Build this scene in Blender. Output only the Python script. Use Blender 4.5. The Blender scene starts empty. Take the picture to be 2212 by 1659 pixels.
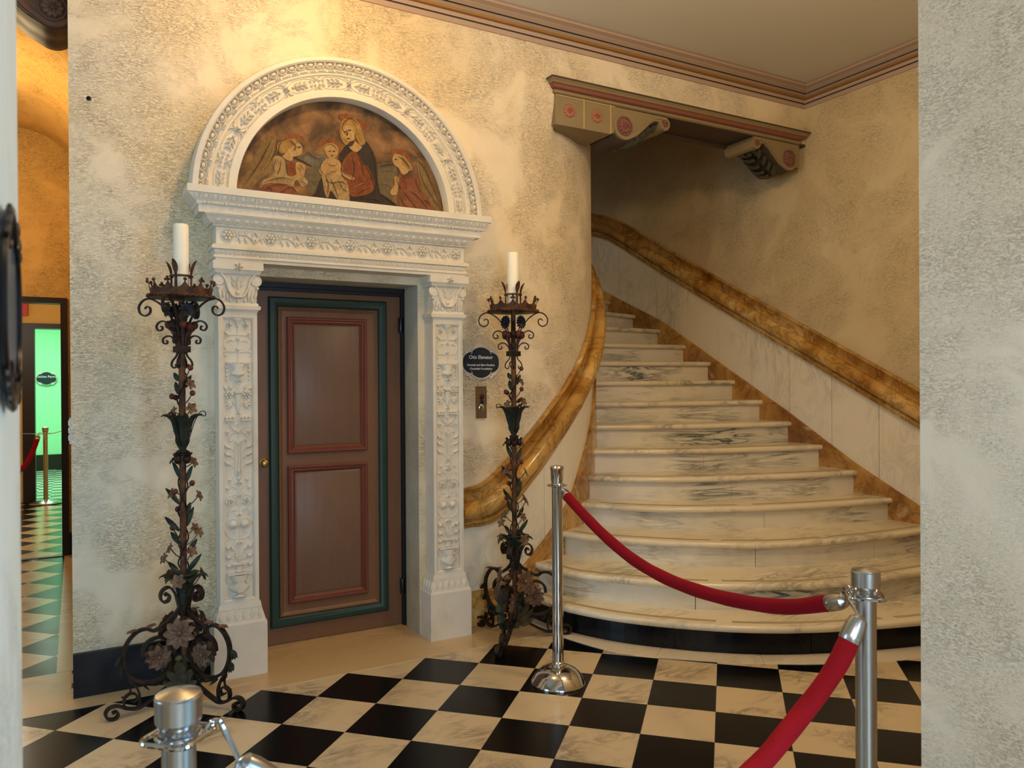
import bpy, bmesh, math, random
from math import sin, cos, pi, radians, sqrt, atan2
from mathutils import Vector, Matrix
random.seed(7)
S = bpy.context.scene
# ------------------------------------------------------------------ camera
YAW, PIT, ROL = radians(29.4586), radians(-0.2103), radians(-0.3609)
HC = 1.45
_f = Vector((sin(YAW)*cos(PIT), cos(YAW)*cos(PIT), sin(PIT)))
_r = Vector((cos(YAW), -sin(YAW), 0)); _u = _r.cross(_f)
CR = cos(ROL)*_r + sin(ROL)*_u; CU = -sin(ROL)*_r + cos(ROL)*_u
cam = bpy.data.cameras.new('camera'); camo = bpy.data.objects.new('camera', cam)
S.collection.objects.link(camo)
camo.matrix_world = Matrix(((CR.x, CU.x, -_f.x, 0), (CR.y, CU.y, -_f.y, 0), (CR.z, CU.z, -_f.z, HC), (0, 0, 0, 1)))
cam.sensor_width = 36; cam.lens = 1666.67/2212*36; cam.clip_start = 0.02
cam.dof.use_dof = True; cam.dof.focus_distance = 4.0; cam.dof.aperture_fstop = 7.0
S.camera = camo
# ------------------------------------------------------------------ world, lights, exposure
S.view_settings.view_transform = 'Standard'; S.view_settings.look = 'None'
S.view_settings.gamma = 1; S.view_settings.use_curve_mapping = False
S.view_settings.exposure = 0.0
W = bpy.data.worlds.new('world'); S.world = W; W.use_nodes = True
W.node_tree.nodes['Background'].inputs[0].default_value = (0.75, 0.86, 1.0, 1)
W.node_tree.nodes['Background'].inputs[1].default_value = 0.22
def lamp(name, kind, loc, energy, col, size=0.1, rot=None, sy=None, spot=None):
    l = bpy.data.lights.new(name, kind); l.energy = energy; l.color = col
    if kind == 'AREA':
        l.size = size
        if sy: l.shape = 'RECTANGLE'; l.size_y = sy
    else: l.shadow_soft_size = size
    if spot: l.spot_size = radians(spot); l.spot_blend = 0.8
    o = bpy.data.objects.new(name, l); S.collection.objects.link(o); o.location = loc
    if rot: o.rotation_euler = Vector(rot).to_track_quat('-Z', 'Y').to_euler()
    return o
lamp('assumed_lamp_over_portal', 'POINT', (0.98, 3.14, 3.50), 36, (1, .62, .24), 0.08)  # unseen lamp, assumed from the warm glow high on the wall
lamp('assumed_lamp_by_stairs', 'POINT', (2.7, 1.9, 3.30), 60, (1, .77, .48), 0.16)  # unseen warm hall light, assumed from how the stairs are lit
lamp('assumed_left_daylight', 'AREA', (-2.9, 2.4, 1.55), 46, (.42, .72, 1.0), 1.3, (1, 0.12, -0.02), 2.0)  # added area light inside the hall; cool daylight from the left is assumed
lamp('assumed_entrance_daylight', 'AREA', (2.7, -1.5, 1.70), 150, (.30, .63, 1.0), 1.5, (-.95, 1, 0), 2.0)  # added area light that brightens the left jamb; its daylight source is assumed
lamp('assumed_rear_daylight', 'AREA', (.15, -2.2, 1.35), 84, (.64, .82, 1.0), 1.5, (.18, 1, -.02), 1.5)  # added cool light for portal wall and dado; daylight from behind is assumed
lamp('pier_fill_light', 'AREA', (-1.1, -1.2, 2.3), 22, (1, .93, .82), 1.0, (1, .75, -.25), 1.0)  # added fill to brighten the right jamb, not an actual fixture
lamp('assumed_vault_lamp', 'POINT', (-0.80, 6.0, 3.02), 26, (1, .80, .46), 0.06)  # out of view, assumed from the bright patch on the vault
lamp('assumed_corridor_lamp', 'POINT', (-0.75, 9.0, 2.2), 36, (1, .94, .78), 0.1)  # unseen lamp, added to light the yellow corridor
lamp('assumed_pantry_light', 'AREA', (-0.6, 13.2, 2.75), 88, (.84, 1.0, .88), 1.4, (0, 0, -1), 1.4)  # unseen light, assumed from the bright green room
# ------------------------------------------------------------------ helpers
COL = S.collection
def lin(c):
    return tuple(((v/255)/12.92 if v/255 <= .04045 else ((v/255+.055)/1.055)**2.4) for v in c)
class MB:
    """collects geometry for one mesh"""
    def __init__(s): s.v = []; s.f = []; s.m = []
    def add(s, vs, fs, mi=0):
        o = len(s.v); s.v += [tuple(v) for v in vs]
        for f in fs: s.f.append([i+o for i in f]); s.m.append(mi)
    def grid(s, rows, closeu=False, closev=False, caps=False, mi=0):
        n, k = len(rows), len(rows[0]); o = len(s.v)
        for r in rows: s.v += [tuple(p) for p in r]
        for i in range(n if closev else n-1):
            for j in range(k if closeu else k-1):
                a = i*k+j; b = i*k+(j+1) % k; c = ((i+1) % n)*k+(j+1) % k; d = ((i+1) % n)*k+j
                s.f.append([o+a, o+b, o+c, o+d]); s.m.append(mi)
        if caps:
            s.f.append([o+j for j in range(k)][::-1]); s.m.append(mi)
            s.f.append([o+(n-1)*k+j for j in range(k)]); s.m.append(mi)
    def box(s, a, b, mi=0):
        x0, y0, z0 = a; x1, y1, z1 = b
        s.add([(x0,y0,z0),(x1,y0,z0),(x1,y1,z0),(x0,y1,z0),(x0,y0,z1),(x1,y0,z1),(x1,y1,z1),(x0,y1,z1)],
              [[0,3,2,1],[4,5,6,7],[0,1,5,4],[1,2,6,5],[2,3,7,6],[3,0,4,7]], mi)
    def lathe(s, prof, c=(0,0,0), seg=24, axis=None, mi=0, caps=True):
        """prof: (radius, height) along axis"""
        c = Vector(c); ax = Vector(axis or (0,0,1)).normalized()
        t = Vector((1,0,0)) if abs(ax.x) < .9 else Vector((0,1,0))
        e1 = ax.cross(t).normalized(); e2 = ax.cross(e1)
        rows = [[c+ax*h+(e1*cos(2*pi*k/seg)+e2*sin(2*pi*k/seg))*max(r, 1e-5) for k in range(seg)] for r, h in prof]
        s.grid(rows, closeu=True, caps=caps, mi=mi)
    def tube(s, path, r, seg=8, closed=False, mi=0, caps=True):
        P = [Vector(p) for p in path]; n = len(P)
        R = r if isinstance(r, (list, tuple)) else [r]*n
        def tan(i):
            if closed: return (P[(i+1) % n]-P[i-1]).normalized()
            return (P[min(i+1, n-1)]-P[max(i-1, 0)]).normalized()
        t0 = tan(0); a = Vector((0,0,1)) if abs(t0.z) < .9 else Vector((1,0,0))
        nn = (a-t0*a.dot(t0)).normalized(); rows = []
        for i in range(n):
            t = tan(i); nn = (nn-t*nn.dot(t)).normalized(); b = t.cross(nn)
            rows.append([P[i]+(nn*cos(2*pi*k/seg)+b*sin(2*pi*k/seg))*R[i] for k in range(seg)])
        s.grid(rows, closeu=True, closev=closed, caps=caps and not closed, mi=mi)
    def strap(s, path, side, w, t, mi=0):
        """flat bar: path lies in a plane whose normal is side; w = width along side (may taper), t = thickness"""
        P = [Vector(p) for p in path]; n = len(P); side = Vector(side).normalized()
        Wd = w if isinstance(w, (list, tuple)) else [w]*n
        T = t if isinstance(t, (list, tuple)) else [t]*n
        rows = []
        for i in range(n):
            tg = (P[min(i+1, n-1)]-P[max(i-1, 0)]).normalized(); nn = tg.cross(side).normalized()
            a, b = side*Wd[i]/2, nn*T[i]/2
            rows.append([P[i]-a-b, P[i]+a-b, P[i]+a+b, P[i]-a+b])
        s.grid(rows, closeu=True, caps=True, mi=mi)
    def ball(s, c, r, sc=(1,1,1), seg=10, ring=6, M=None, mi=0):
        c = Vector(c); rows = []
        for i in range(ring+1):
            th = pi*i/ring
            row = []
            for k in range(seg):
                p = Vector((sin(th)*cos(2*pi*k/seg)*sc[0], sin(th)*sin(2*pi*k/seg)*sc[1], cos(th)*sc[2]))*r
                if i in (0, ring): p = Vector((1e-5*cos(2*pi*k/seg), 1e-5*sin(2*pi*k/seg), p.z))
                row.append(c+(M @ p if M else p))
            rows.append(row)
        s.grid(rows, closeu=True, caps=True, mi=mi)
    def prism(s, poly, ext, mi=0):
        """poly: 3-D planar polygon; ext: extrusion vector"""
        P = [Vector(p) for p in poly]; E = Vector(ext); n = len(P)
        s.add(P+[p+E for p in P], [list(range(n))[::-1], list(range(n, 2*n))]+[[i, (i+1) % n, n+(i+1) % n, n+i] for i in range(n)], mi)
    def sheet(s, rows, th, mi=0):
        """a curved sheet given as a grid of points, thickened by th"""
        n, k = len(rows), len(rows[0]); R = [[Vector(p) for p in r] for r in rows]; back = []
        for i in range(n):
            br = []
            for j in range(k):
                du = R[min(i+1, n-1)][j]-R[max(i-1, 0)][j]; dv = R[i][min(j+1, k-1)]-R[i][max(j-1, 0)]
                nn = du.cross(dv)
                nn = nn.normalized() if nn.length > 1e-12 else Vector((0,0,1))
                br.append(R[i][j]-nn*th)
            back.append(br)
        o = len(s.v)
        for r in R+back: s.v += [tuple(p) for p in r]
        q = lambda i, j, b: o+b*n*k+i*k+j
        for i in range(n-1):
            for j in range(k-1):
                s.f.append([q(i,j,0), q(i+1,j,0), q(i+1,j+1,0), q(i,j+1,0)]); s.m.append(mi)
                s.f.append([q(i,j,1), q(i,j+1,1), q(i+1,j+1,1), q(i+1,j,1)]); s.m.append(mi)
        bd = [(i,0) for i in range(n)]+[(n-1,j) for j in range(1,k)]+[(i,k-1) for i in range(n-2,-1,-1)]+[(0,j) for j in range(k-2,0,-1)]
        for a in range(len(bd)):
            i, j = bd[a]; i2, j2 = bd[(a+1) % len(bd)]
            s.f.append([q(i,j,0), q(i,j,1), q(i2,j2,1), q(i2,j2,0)]); s.m.append(mi)
    def build(s, name, mats, parent=None, smooth=True, ang=35, recalc=True):
        me = bpy.data.meshes.new(name); me.from_pydata(s.v, [], s.f)
        mats = mats if isinstance(mats, (list, tuple)) else [mats]
        for m in mats: me.materials.append(m)
        if len(mats) > 1:
            me.polygons.foreach_set('material_index', s.m)
        if recalc:
            bm = bmesh.new(); bm.from_mesh(me); bmesh.ops.recalc_face_normals(bm, faces=bm.faces[:]); bm.to_mesh(me); bm.free()
        if smooth:
            me.polygons.foreach_set('use_smooth', [True]*len(me.polygons)); me.set_sharp_from_angle(angle=radians(ang))
        me.update()
        o = bpy.data.objects.new(name, me); COL.objects.link(o)
        if parent: o.parent = parent
        return o
def empty(name, loc=(0,0,0), rz=0):
    o = bpy.data.objects.new(name, None); COL.objects.link(o); o.location = loc; o.rotation_euler = (0,0,rz)
    o.empty_display_size = .1
    return o
def tag(o, label, cat, group=None, kind=None):
    o['label'] = label; o['category'] = cat
    if group: o['group'] = group
    if kind: o['kind'] = kind
    return o
def struct(o, label=None):
    o['kind'] = 'structure'
    if label: o['label'] = label
    return o
def crom(pts, n=8, closed=False):
    """Catmull-Rom through points"""
    P = [Vector(p) for p in pts]; N = len(P); out = []
    for i in range(N if closed else N-1):
        if closed: a, b, c, d = P[i-1], P[i], P[(i+1) % N], P[(i+2) % N]
        else: a, b, c, d = P[max(i-1,0)], P[i], P[i+1], P[min(i+2,N-1)]
        for k in range(n):
            t = k/n
            out.append(.5*((2*b)+(c-a)*t+(2*a-5*b+4*c-d)*t*t+(3*b-a-3*c+d)*t**3))
    if not closed: out.append(P[-1])
    return out
def resamp(P, n):
    P = [Vector(p) for p in P]; L = [0]
    for i in range(1, len(P)): L.append(L[-1]+(P[i]-P[i-1]).length)
    out = []; j = 0
    for k in range(n):
        d = L[-1]*k/(n-1)
        while j < len(L)-2 and L[j+1] < d: j += 1
        t = (d-L[j])/max(L[j+1]-L[j], 1e-9); out.append(P[j].lerp(P[j+1], min(max(t,0),1)))
    return out
def lerp1(x, tab):
    if x <= tab[0][0]: return tab[0][1]+(x-tab[0][0])*(tab[1][1]-tab[0][1])/(tab[1][0]-tab[0][0])
    for (a, b), (c, d) in zip(tab, tab[1:]):
        if x <= c: return b+(x-a)/(c-a)*(d-b)
    (a, b), (c, d) = tab[-2], tab[-1]
    return d+(x-c)*(d-b)/(c-a)
def spiral(c, r0, r1, a0, turns, n=24):
    """2-D spiral points (a,b)"""
    return [(c[0]+(r0+(r1-r0)*k/n)*cos(a0+turns*2*pi*k/n), c[1]+(r0+(r1-r0)*k/n)*sin(a0+turns*2*pi*k/n)) for k in range(n+1)]
# ------------------------------------------------------------------ materials
class NT:
    def __init__(s, name):
        s.m = bpy.data.materials.new(name); s.m.use_nodes = True; s.t = s.m.node_tree
        s.b = s.t.nodes['Principled BSDF']; s._tc = None
    def n(s, typ, **kw):
        nd = s.t.nodes.new(typ)
        for k, v in kw.items():
            if k[0] == '_': setattr(nd, k[1:], v)
            else:
                key = k.replace('__', ' ')
                key = int(key[1:]) if key[0] == 'i' and key[1:].isdigit() else key
                if isinstance(v, bpy.types.NodeSocket): s.t.links.new(v, nd.inputs[key])
                else: nd.inputs[key].default_value = v
        return nd
    def co(s):
        if not s._tc: s._tc = s.n('ShaderNodeTexCoord')
        return s._tc.outputs['Object']
    def mp(s, sc=(1,1,1), rot=(0,0,0), loc=(0,0,0), vec=None):
        nd = s.n('ShaderNodeMapping'); s.t.links.new(vec or s.co(), nd.inputs[0])
        nd.inputs['Scale'].default_value = sc; nd.inputs['Rotation'].default_value = rot; nd.inputs['Location'].default_value = loc
        return nd.outputs[0]
    def noise(s, scale, detail=4, rough=.5, vec=None, dist=0):
        nd = s.n('ShaderNodeTexNoise'); s.t.links.new(vec or s.co(), nd.inputs['Vector'])
        nd.inputs['Scale'].default_value = scale; nd.inputs['Detail'].default_value = detail
        nd.inputs['Roughness'].default_value = rough; nd.inputs['Distortion'].default_value = dist
        return nd.outputs['Fac']
    def ramp(s, fac, stops, interp='LINEAR'):
        nd = s.n('ShaderNodeValToRGB'); s.t.links.new(fac, nd.inputs[0]); r = nd.color_ramp; r.interpolation = interp
        while len(r.elements) < len(stops): r.elements.new(.5)
        for e, (p, c) in zip(r.elements, stops):
            e.position = p; e.color = (*c, 1) if len(c) == 3 else c
        return nd.outputs[0]
    def math(s, op, a, b=None, c=None, clamp=False):
        nd = s.n('ShaderNodeMath', _operation=op, _use_clamp=clamp)
        for i, v in enumerate((a, b, c)):
            if v is None: continue
            if isinstance(v, bpy.types.NodeSocket): s.t.links.new(v, nd.inputs[i])
            else: nd.inputs[i].default_value = v
        return nd.outputs[0]
    def mix(s, fac, a, b, mode='MIX'):
        nd = s.n('ShaderNodeMix', _data_type='RGBA', _blend_type=mode)
        for i, v in ((0, fac), (6, a), (7, b)):
            if isinstance(v, bpy.types.NodeSocket): s.t.links.new(v, nd.inputs[i])
            elif i == 0: nd.inputs[0].default_value = v
            else: nd.inputs[i].default_value = (*v, 1)
        return nd.outputs[2]
    def out(s, base=None, rough=None, metal=None, bump=None, bs=.3, bd=.01, spec=None, coat=None, sheen=None):
        for k, v in (('Base Color', base), ('Roughness', rough), ('Metallic', metal), ('Specular IOR Level', spec), ('Coat Weight', coat), ('Sheen Weight', sheen)):
            if v is None: continue
            if isinstance(v, bpy.types.NodeSocket): s.t.links.new(v, s.b.inputs[k])
            else: s.b.inputs[k].default_value = (*v, 1) if isinstance(v, tuple) and len(v) == 3 else v
        if bump is not None:
            nd = s.n('ShaderNodeBump'); s.t.links.new(bump, nd.inputs['Height'])
            nd.inputs['Strength'].default_value = bs; nd.inputs['Distance'].default_value = bd
            s.t.links.new(nd.outputs[0], s.b.inputs['Normal'])
        return s.m
def plaster(name, base, warm, dark, rot=0, texture=1.0, sc=1.0):
    t = NT(name)
    big = t.noise(1.3, 4, .55); mid = t.noise(5.5, 5, .6)
    c = t.mix(t.ramp(big, [(.38, (0,0,0)), (.62, (1,1,1))]), lin(base), lin(warm))
    c = t.mix(t.math('MULTIPLY', t.ramp(mid, [(.48, (0,0,0)), (.75, (1,1,1))]), .26), c, lin(dark))
    # trowelled skip texture: short torn horizontal ridges that come in drifts
    area = t.ramp(t.noise(2.6, 4, .62, dist=.5), [(.40, (0,0,0)), (.56, (1,1,1))])
    st = t.mp((.75, .75, 2.3), loc=(0,0,.3))
    tear = t.noise(62*sc, 5, .60, vec=st, dist=1.0)
    tr = t.ramp(tear, [(.50, (0,0,0)), (.55, (1,1,1))])
    rim = t.ramp(t.math('ABSOLUTE', t.math('SUBTRACT', tear, .575)), [(0, (1,1,1)), (.022, (.6,.6,.6)), (.045, (0,0,0))])
    mark = t.math('MULTIPLY', t.math('MULTIPLY', rim, area), t.ramp(t.noise(9, 3, .6), [(.42, (0,0,0)), (.58, (1,1,1))]))
    pit = t.math('MULTIPLY', t.ramp(t.noise(70*sc, 4, .6, vec=t.mp((.9,.9,1.6), loc=(3.1,1.7,.4)), dist=.6), [(.60, (0,0,0)), (.66, (1,1,1))]), area)
    c = t.mix(t.math('MULTIPLY', mark, .42), c, lin(tuple(int(x*.52) for x in dark)))
    c = t.mix(t.math('MULTIPLY', pit, .30), c, lin(tuple(int(x*.60) for x in dark)))
    fine = t.noise(230, 3, .6)
    h = t.math('ADD', t.math('MULTIPLY', t.math('MULTIPLY', tr, area), .75), t.math('ADD', t.math('MULTIPLY', fine, .22), t.math('MULTIPLY', t.noise(16, 4, .6), .5)))
    h = t.math('SUBTRACT', h, t.math('ADD', t.math('MULTIPLY', pit, .8), t.math('MULTIPLY', mark, .5)))
    return t.out(c, .86, bump=h, bs=.72*texture, bd=.005, spec=.25)
def marble(name, base, vein, rough=.18, sc=2.2, vs=.5, warm=None, rot=(0.3,0.5,.6), bands=False, spec=.5):
    t = NT(name)
    v1 = t.mp((1,1,1), rot)
    n1 = t.noise(sc*2.2, 8, .62, vec=t.mp((.6, 2.4, 1.0), rot) if not bands else t.mp((.5,.5,5.5)), dist=1.6)
    ridge = t.math('ABSOLUTE', t.math('SUBTRACT', n1, .5))
    m = t.ramp(ridge, [(0.0, (1,1,1)), (.020, (.65,.65,.65)), (.075, (.12,.12,.12)), (.14, (0,0,0))])
    patch = t.ramp(t.noise(sc*.9, 4, .55, vec=v1), [(.46, (0,0,0)), (.66, (1,1,1))])
    cl = t.ramp(t.noise(sc*1.3, 5, .6, vec=t.mp((.7,1.5,2.2), rot)), [(.40, (0,0,0)), (.70, (1,1,1))])
    f = t.math('MULTIPLY', t.math('MULTIPLY', m, patch), vs, clamp=True)
    c = t.mix(t.math('MULTIPLY', cl, .30), lin(base), lin(warm or tuple(int(a*.8+b*.2) for a, b in zip(base, vein))))
    c = t.mix(f, c, lin(vein))
    return t.out(c, rough, bump=t.noise(40, 3, .5), bs=.02, bd=.002, spec=spec)
def flat(name, rgb, rough=.5, metal=0, spec=.5, var=.12, bump=None, bs=.2, sc=20):
    t = NT(name); c = lin(rgb)
    n = t.noise(sc, 4, .6)
    col = t.mix(n, tuple(x*(1-var) for x in c), tuple(min(1, x*(1+var)) for x in c))
    return t.out(col, rough, metal, bump=t.noise(bump, 4, .6) if bump else None, bs=bs, bd=.002, spec=spec)
M = {}
M['plaster'] = plaster('cream_plaster', (229,214,186), (228,206,166), (204,182,146), sc=1.15)
M['plaster_pier'] = plaster('cream_plaster_near', (224,207,182), (216,198,168), (192,172,142), texture=.85, sc=1.8)
M['plaster_stair'] = plaster('stairwell_plaster', (212,194,156), (206,184,142), (188,164,124), texture=.8)
M['plaster_ochre'] = plaster('ochre_plaster', (230,196,128), (224,186,114), (204,162,94))
M['stucco'] = plaster('reveal_stucco', (190,186,170), (188,180,156), (142,138,122), texture=.7)
M['yellow_wall'] = flat('yellow_wall_paint', (222,184,104), .8, var=.05)
M['mint'] = flat('mint_wall_paint', (168,238,188), .7, var=.03)
M['ceil'] = flat('ceiling_paint', (204,200,186), .9, var=.03, sc=2)
def stone():
    t = NT('carved_limestone')
    n = t.noise(6, 5, .6); f = t.noise(60, 4, .6)
    c = t.mix(n, lin((226,218,202)), lin((206,196,176)))
    c = t.mix(t.math('MULTIPLY', t.ramp(t.noise(3, 6, .7), [(.56, (0,0,0)), (.74, (1,1,1))]), .35), c, lin((176,162,136)))
    return t.out(c, .75, bump=f, bs=.16, bd=.003, spec=.3)
M['stone'] = stone()
M['marble'] = marble('white_stair_marble', (230,218,190), (112,112,104), .22, 2.0, .9, warm=(206,186,146))
M['riser'] = marble('veined_riser_marble', (228,220,200), (74,82,80), .28, 1.3, 1.25, warm=(150,148,134), bands=True)
M['dado'] = marble('dado_marble', (234,225,204), (140,136,128), .22, 1.4, .45, warm=(224,208,176))
M['border'] = marble('border_marble', (228,217,194), (140,124,100), .25, 1.5, .5, warm=(212,194,160))
def sienna():
    t = NT('yellow_sienna_marble')
    n = t.noise(1.7, 7, .58, dist=.8); v = t.noise(4.2, 6, .6, dist=1.2)
    c = t.ramp(n, [(.28, lin((118,76,30))), (.40, lin((164,114,48))), (.53, lin((196,150,76))), (.66, lin((218,184,118)))])
    r = t.ramp(t.math('ABSOLUTE', t.math('SUBTRACT', v, .5)), [(0, (1,1,1)), (.03, (.35,.35,.35)), (.07, (0,0,0))])
    c = t.mix(t.math('MULTIPLY', r, .55), c, lin((104,56,20)))
    vv = t.ramp(t.noise(6, 3, .5, dist=1), [(.62, (0,0,0)), (.72, (1,1,1))])
    c = t.mix(t.math('MULTIPLY', vv, .4), c, lin((228,204,154)))
    return t.out(c, .18, spec=.5)
M['border_shaded'] = marble('shaded_border_marble', (200,172,128), (128,102,72), .25, 1.5, .5, warm=(186,154,108))  # stair border's marble again, with the shade near the portal put into its colour
M['sienna'] = sienna()
M['black_marble'] = marble('black_marble', (12,13,16), (60,62,66), .25, 1.5, .25, spec=.25)
def checker(name, s, ox, oy, flip, ang=pi/4, wh=(212,191,154), bl=(7,7,9)):
    t = NT(name)
    sx = t.n('ShaderNodeSeparateXYZ'); t.t.links.new(t.co(), sx.inputs[0]); X, Y = sx.outputs[0], sx.outputs[1]
    dx = t.math('SUBTRACT', X, ox); dy = t.math('SUBTRACT', Y, oy); c, n = cos(ang)/s, sin(ang)/s
    u = t.math('SUBTRACT', t.math('MULTIPLY', dx, c), t.math('MULTIPLY', dy, n))
    v = t.math('SUBTRACT', t.math('MULTIPLY', dx, -n), t.math('MULTIPLY', dy, c))
    fu, fv = t.math('FLOOR', u), t.math('FLOOR', v)
    par = t.math('ABSOLUTE', t.math('MODULO', t.math('ADD', t.math('ADD', fu, fv), float(flip)), 2.0))   # 1 = black
    wn = t.n('ShaderNodeTexWhiteNoise', _noise_dimensions='2D')
    cb = t.n('ShaderNodeCombineXYZ'); t.t.links.new(fu, cb.inputs[0]); t.t.links.new(fv, cb.inputs[1]); t.t.links.new(cb.outputs[0], wn.inputs['Vector'])
    off = t.n('ShaderNodeVectorMath', _operation='SCALE'); t.t.links.new(wn.outputs['Color'], off.inputs[0]); off.inputs['Scale'].default_value = 9
    pv = t.n('ShaderNodeVectorMath', _operation='ADD'); t.t.links.new(t.co(), pv.inputs[0]); t.t.links.new(off.outputs[0], pv.inputs[1])
    vec = t.mp((1.0, 2.2, 1), (0,0,.25), vec=pv.outputs[0])
    n1 = t.noise(4.2, 8, .62, vec=vec, dist=1.5)
    ridge = t.ramp(t.math('ABSOLUTE', t.math('SUBTRACT', n1, .5)), [(0, (1,1,1)), (.03, (.55,.55,.55)), (.09, (.1,.1,.1)), (.15, (0,0,0))])
    patch = t.ramp(t.noise(3.2, 3, .5, vec=pv.outputs[0]), [(.46, (0,0,0)), (.66, (1,1,1))])
    f = t.math('MULTIPLY', t.math('MULTIPLY', ridge, patch), .85)
    tint = t.mix(wn.outputs['Value'], lin(wh), lin(tuple(int(x*.93) for x in wh)))
    white = t.mix(f, tint, lin((118,106,90)))
    black = t.mix(t.math('MULTIPLY', t.noise(5, 5, .6), .5), lin(bl), lin(tuple(x+7 for x in bl)))
    col = t.mix(par, white, black)
    def edge(q):
        fr = t.math('FRACT', q); return t.math('MINIMUM', fr, t.math('SUBTRACT', 1.0, fr))
    j = t.math('LESS_THAN', t.math('MINIMUM', edge(u), edge(v)), .004)
    col = t.mix(t.math('MULTIPLY', j, .7), col, lin((70,60,48)))
    return t.out(col, t.math('ADD', .16, t.math('MULTIPLY', t.noise(3, 4, .6), .14)), spec=t.math('SUBTRACT', .45, t.math('MULTIPLY', par, .27)))
M['checker'] = checker('checkerboard_marble_tiles', 0.29563, 1.37664, 3.54243, 0)
M['checker_p'] = checker('passage_marble_tiles', 0.2917, -0.11, 4.774, 1)
M['checker_s'] = checker('pantry_floor_tiles', 0.16, -0.3, 11.2, 0, 0.0, (214,232,206), (66,98,84))
def iron(name, a, b, metal=.55, rough=.55):
    t = NT(name); n = t.noise(24, 5, .65)
    c = t.mix(t.ramp(n, [(.4, (0,0,0)), (.65, (1,1,1))]), lin(a), lin(b))
    return t.out(c, rough, metal, bump=t.noise(90, 4, .6), bs=.35, bd=.002, spec=.4)
M['iron'] = iron('wrought_iron', (34,27,22), (66,48,36))
M['rust'] = iron('rusty_iron', (64,40,26), (112,72,42), .35, .7)
M['leaf'] = iron('green_painted_iron', (24,34,26), (52,58,40), .25, .6)
M['palm'] = iron('olive_brown_iron', (66,62,46), (96,88,64), .2, .6)
M['petal'] = iron('brown_painted_iron', (92,68,52), (126,98,74), .2, .6)
M['bluef'] = iron('dark_blue_painted_iron', (26,28,32), (54,58,64), .4, .5)
M['red_iron'] = iron('red_painted_iron', (70,30,24), (104,52,40), .2, .6)
def candle():
    t = NT('ivory_candle_sleeve')
    c = t.mix(t.ramp(t.noise(34, 3, .7), [(.71, (0,0,0)), (.74, (1,1,1))]), lin((240,232,210)), lin((60,52,44)))
    return t.out(c, .45, spec=.4)
M['candle'] = candle()
M['chrome'] = flat('chrome', (205,205,205), .09, 1, var=.02)
M['steel'] = flat('brushed_steel', (190,188,184), .27, 1, var=.06, bump=220, bs=.06)
M['brass'] = flat('aged_brass', (176,140,78), .32, 1, var=.15)
M['bronze'] = flat('dull_bronze', (132,116,100), .4, .8, var=.1)
def velvet(name, rgb):
    t = NT(name); c = t.mix(t.noise(14, 4, .6), lin(rgb), lin(tuple(int(x*.72) for x in rgb)))
    m = t.out(c, .85, sheen=.15, bump=t.noise(300, 2, .5), bs=.15, bd=.001, spec=.15)
    t.b.inputs['Sheen Tint'].default_value = (1, .1, .12, 1); return m
M['velvet'] = velvet('crimson_velvet', (142,2,24))
M['velvet_b'] = velvet('red_velvet', (168,14,26))
def wood(name, a, b, rough=.42):
    t = NT(name); n = t.noise(5, 5, .6, vec=t.mp((6, 6, .7))); f = t.noise(2.4, 4, .6)
    c = t.mix(n, lin(a), lin(b)); c = t.mix(t.math('MULTIPLY', f, .45), c, lin(tuple(int(x*.72) for x in a)))
    return t.out(c, rough, bump=n, bs=.08, bd=.003, spec=.35)
M['wood'] = wood('brown_painted_wood', (116,82,60), (132,96,70))
M['wood_panel'] = wood('panel_brown_wood', (112,86,72), (130,104,86))
M['green_wood'] = wood('teal_green_painted_wood', (28,52,48), (42,68,58))
M['red_wood'] = wood('red_painted_moulding', (108,54,44), (124,70,56))
M['dark_wood'] = wood('dark_brown_wood', (34,24,20), (46,34,28))
M['dark_metal'] = flat('dark_metal', (44,46,48), .5, .6)
M['black_paint'] = flat('black_satin_paint', (13,13,16), .3)
M['beam'] = flat('olive_painted_beam', (134,116,82), .6, var=.08)
M['beam_red'] = flat('dark_red_painted_moulding', (122,74,58), .6, var=.1)
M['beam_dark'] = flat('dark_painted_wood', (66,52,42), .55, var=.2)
M['beam_green'] = flat('dark_green_acanthus_paint', (58,60,50), .5, var=.3, bump=40)
M['beam_brown'] = flat('brown_painted_beam', (104,70,50), .55, var=.15)
M['rosette'] = flat('pink_red_rosette', (158,98,74), .6, var=.15)
M['rosette_d'] = flat('rose_red_rosette', (122,72,62), .6, var=.2)
M['gilt_line'] = flat('pale_gold_line', (176,148,98), .6)
M['crown_pink'] = flat('crown_mauve_paint', (174,148,128), .7, var=.05)
M['crown_taupe'] = flat('crown_taupe_paint', (146,124,106), .7, var=.05)
M['crown_gold'] = flat('crown_gold_line', (144,104,52), .5, .1)
M['crown_black'] = flat('crown_black_line', (22,20,20), .6)
M['joint'] = flat('dark_joint', (110,92,68), .8)
M['grip'] = flat('grey_grip_strip', (176,158,122), .75, var=.06)
M['sign_blue'] = flat('dark_slate_enamel', (26,44,58), .25, 0, var=.35, bump=90, bs=.8)
M['silver'] = flat('polished_silver_rim', (222,214,204), .3, .3)
M['pewter'] = flat('black_antique_metal', (40,34,32), .3, .8, var=.4)
M['white_text'] = flat('white_lettering', (236,236,232), .5)
M['exit_red'] = flat('red_sign_face', (190,26,24), .5)
M['white_pl'] = flat('white_plastic', (226,224,216), .4)
M['knob_dark'] = flat('dark_red_button', (60,24,20), .25)
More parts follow.
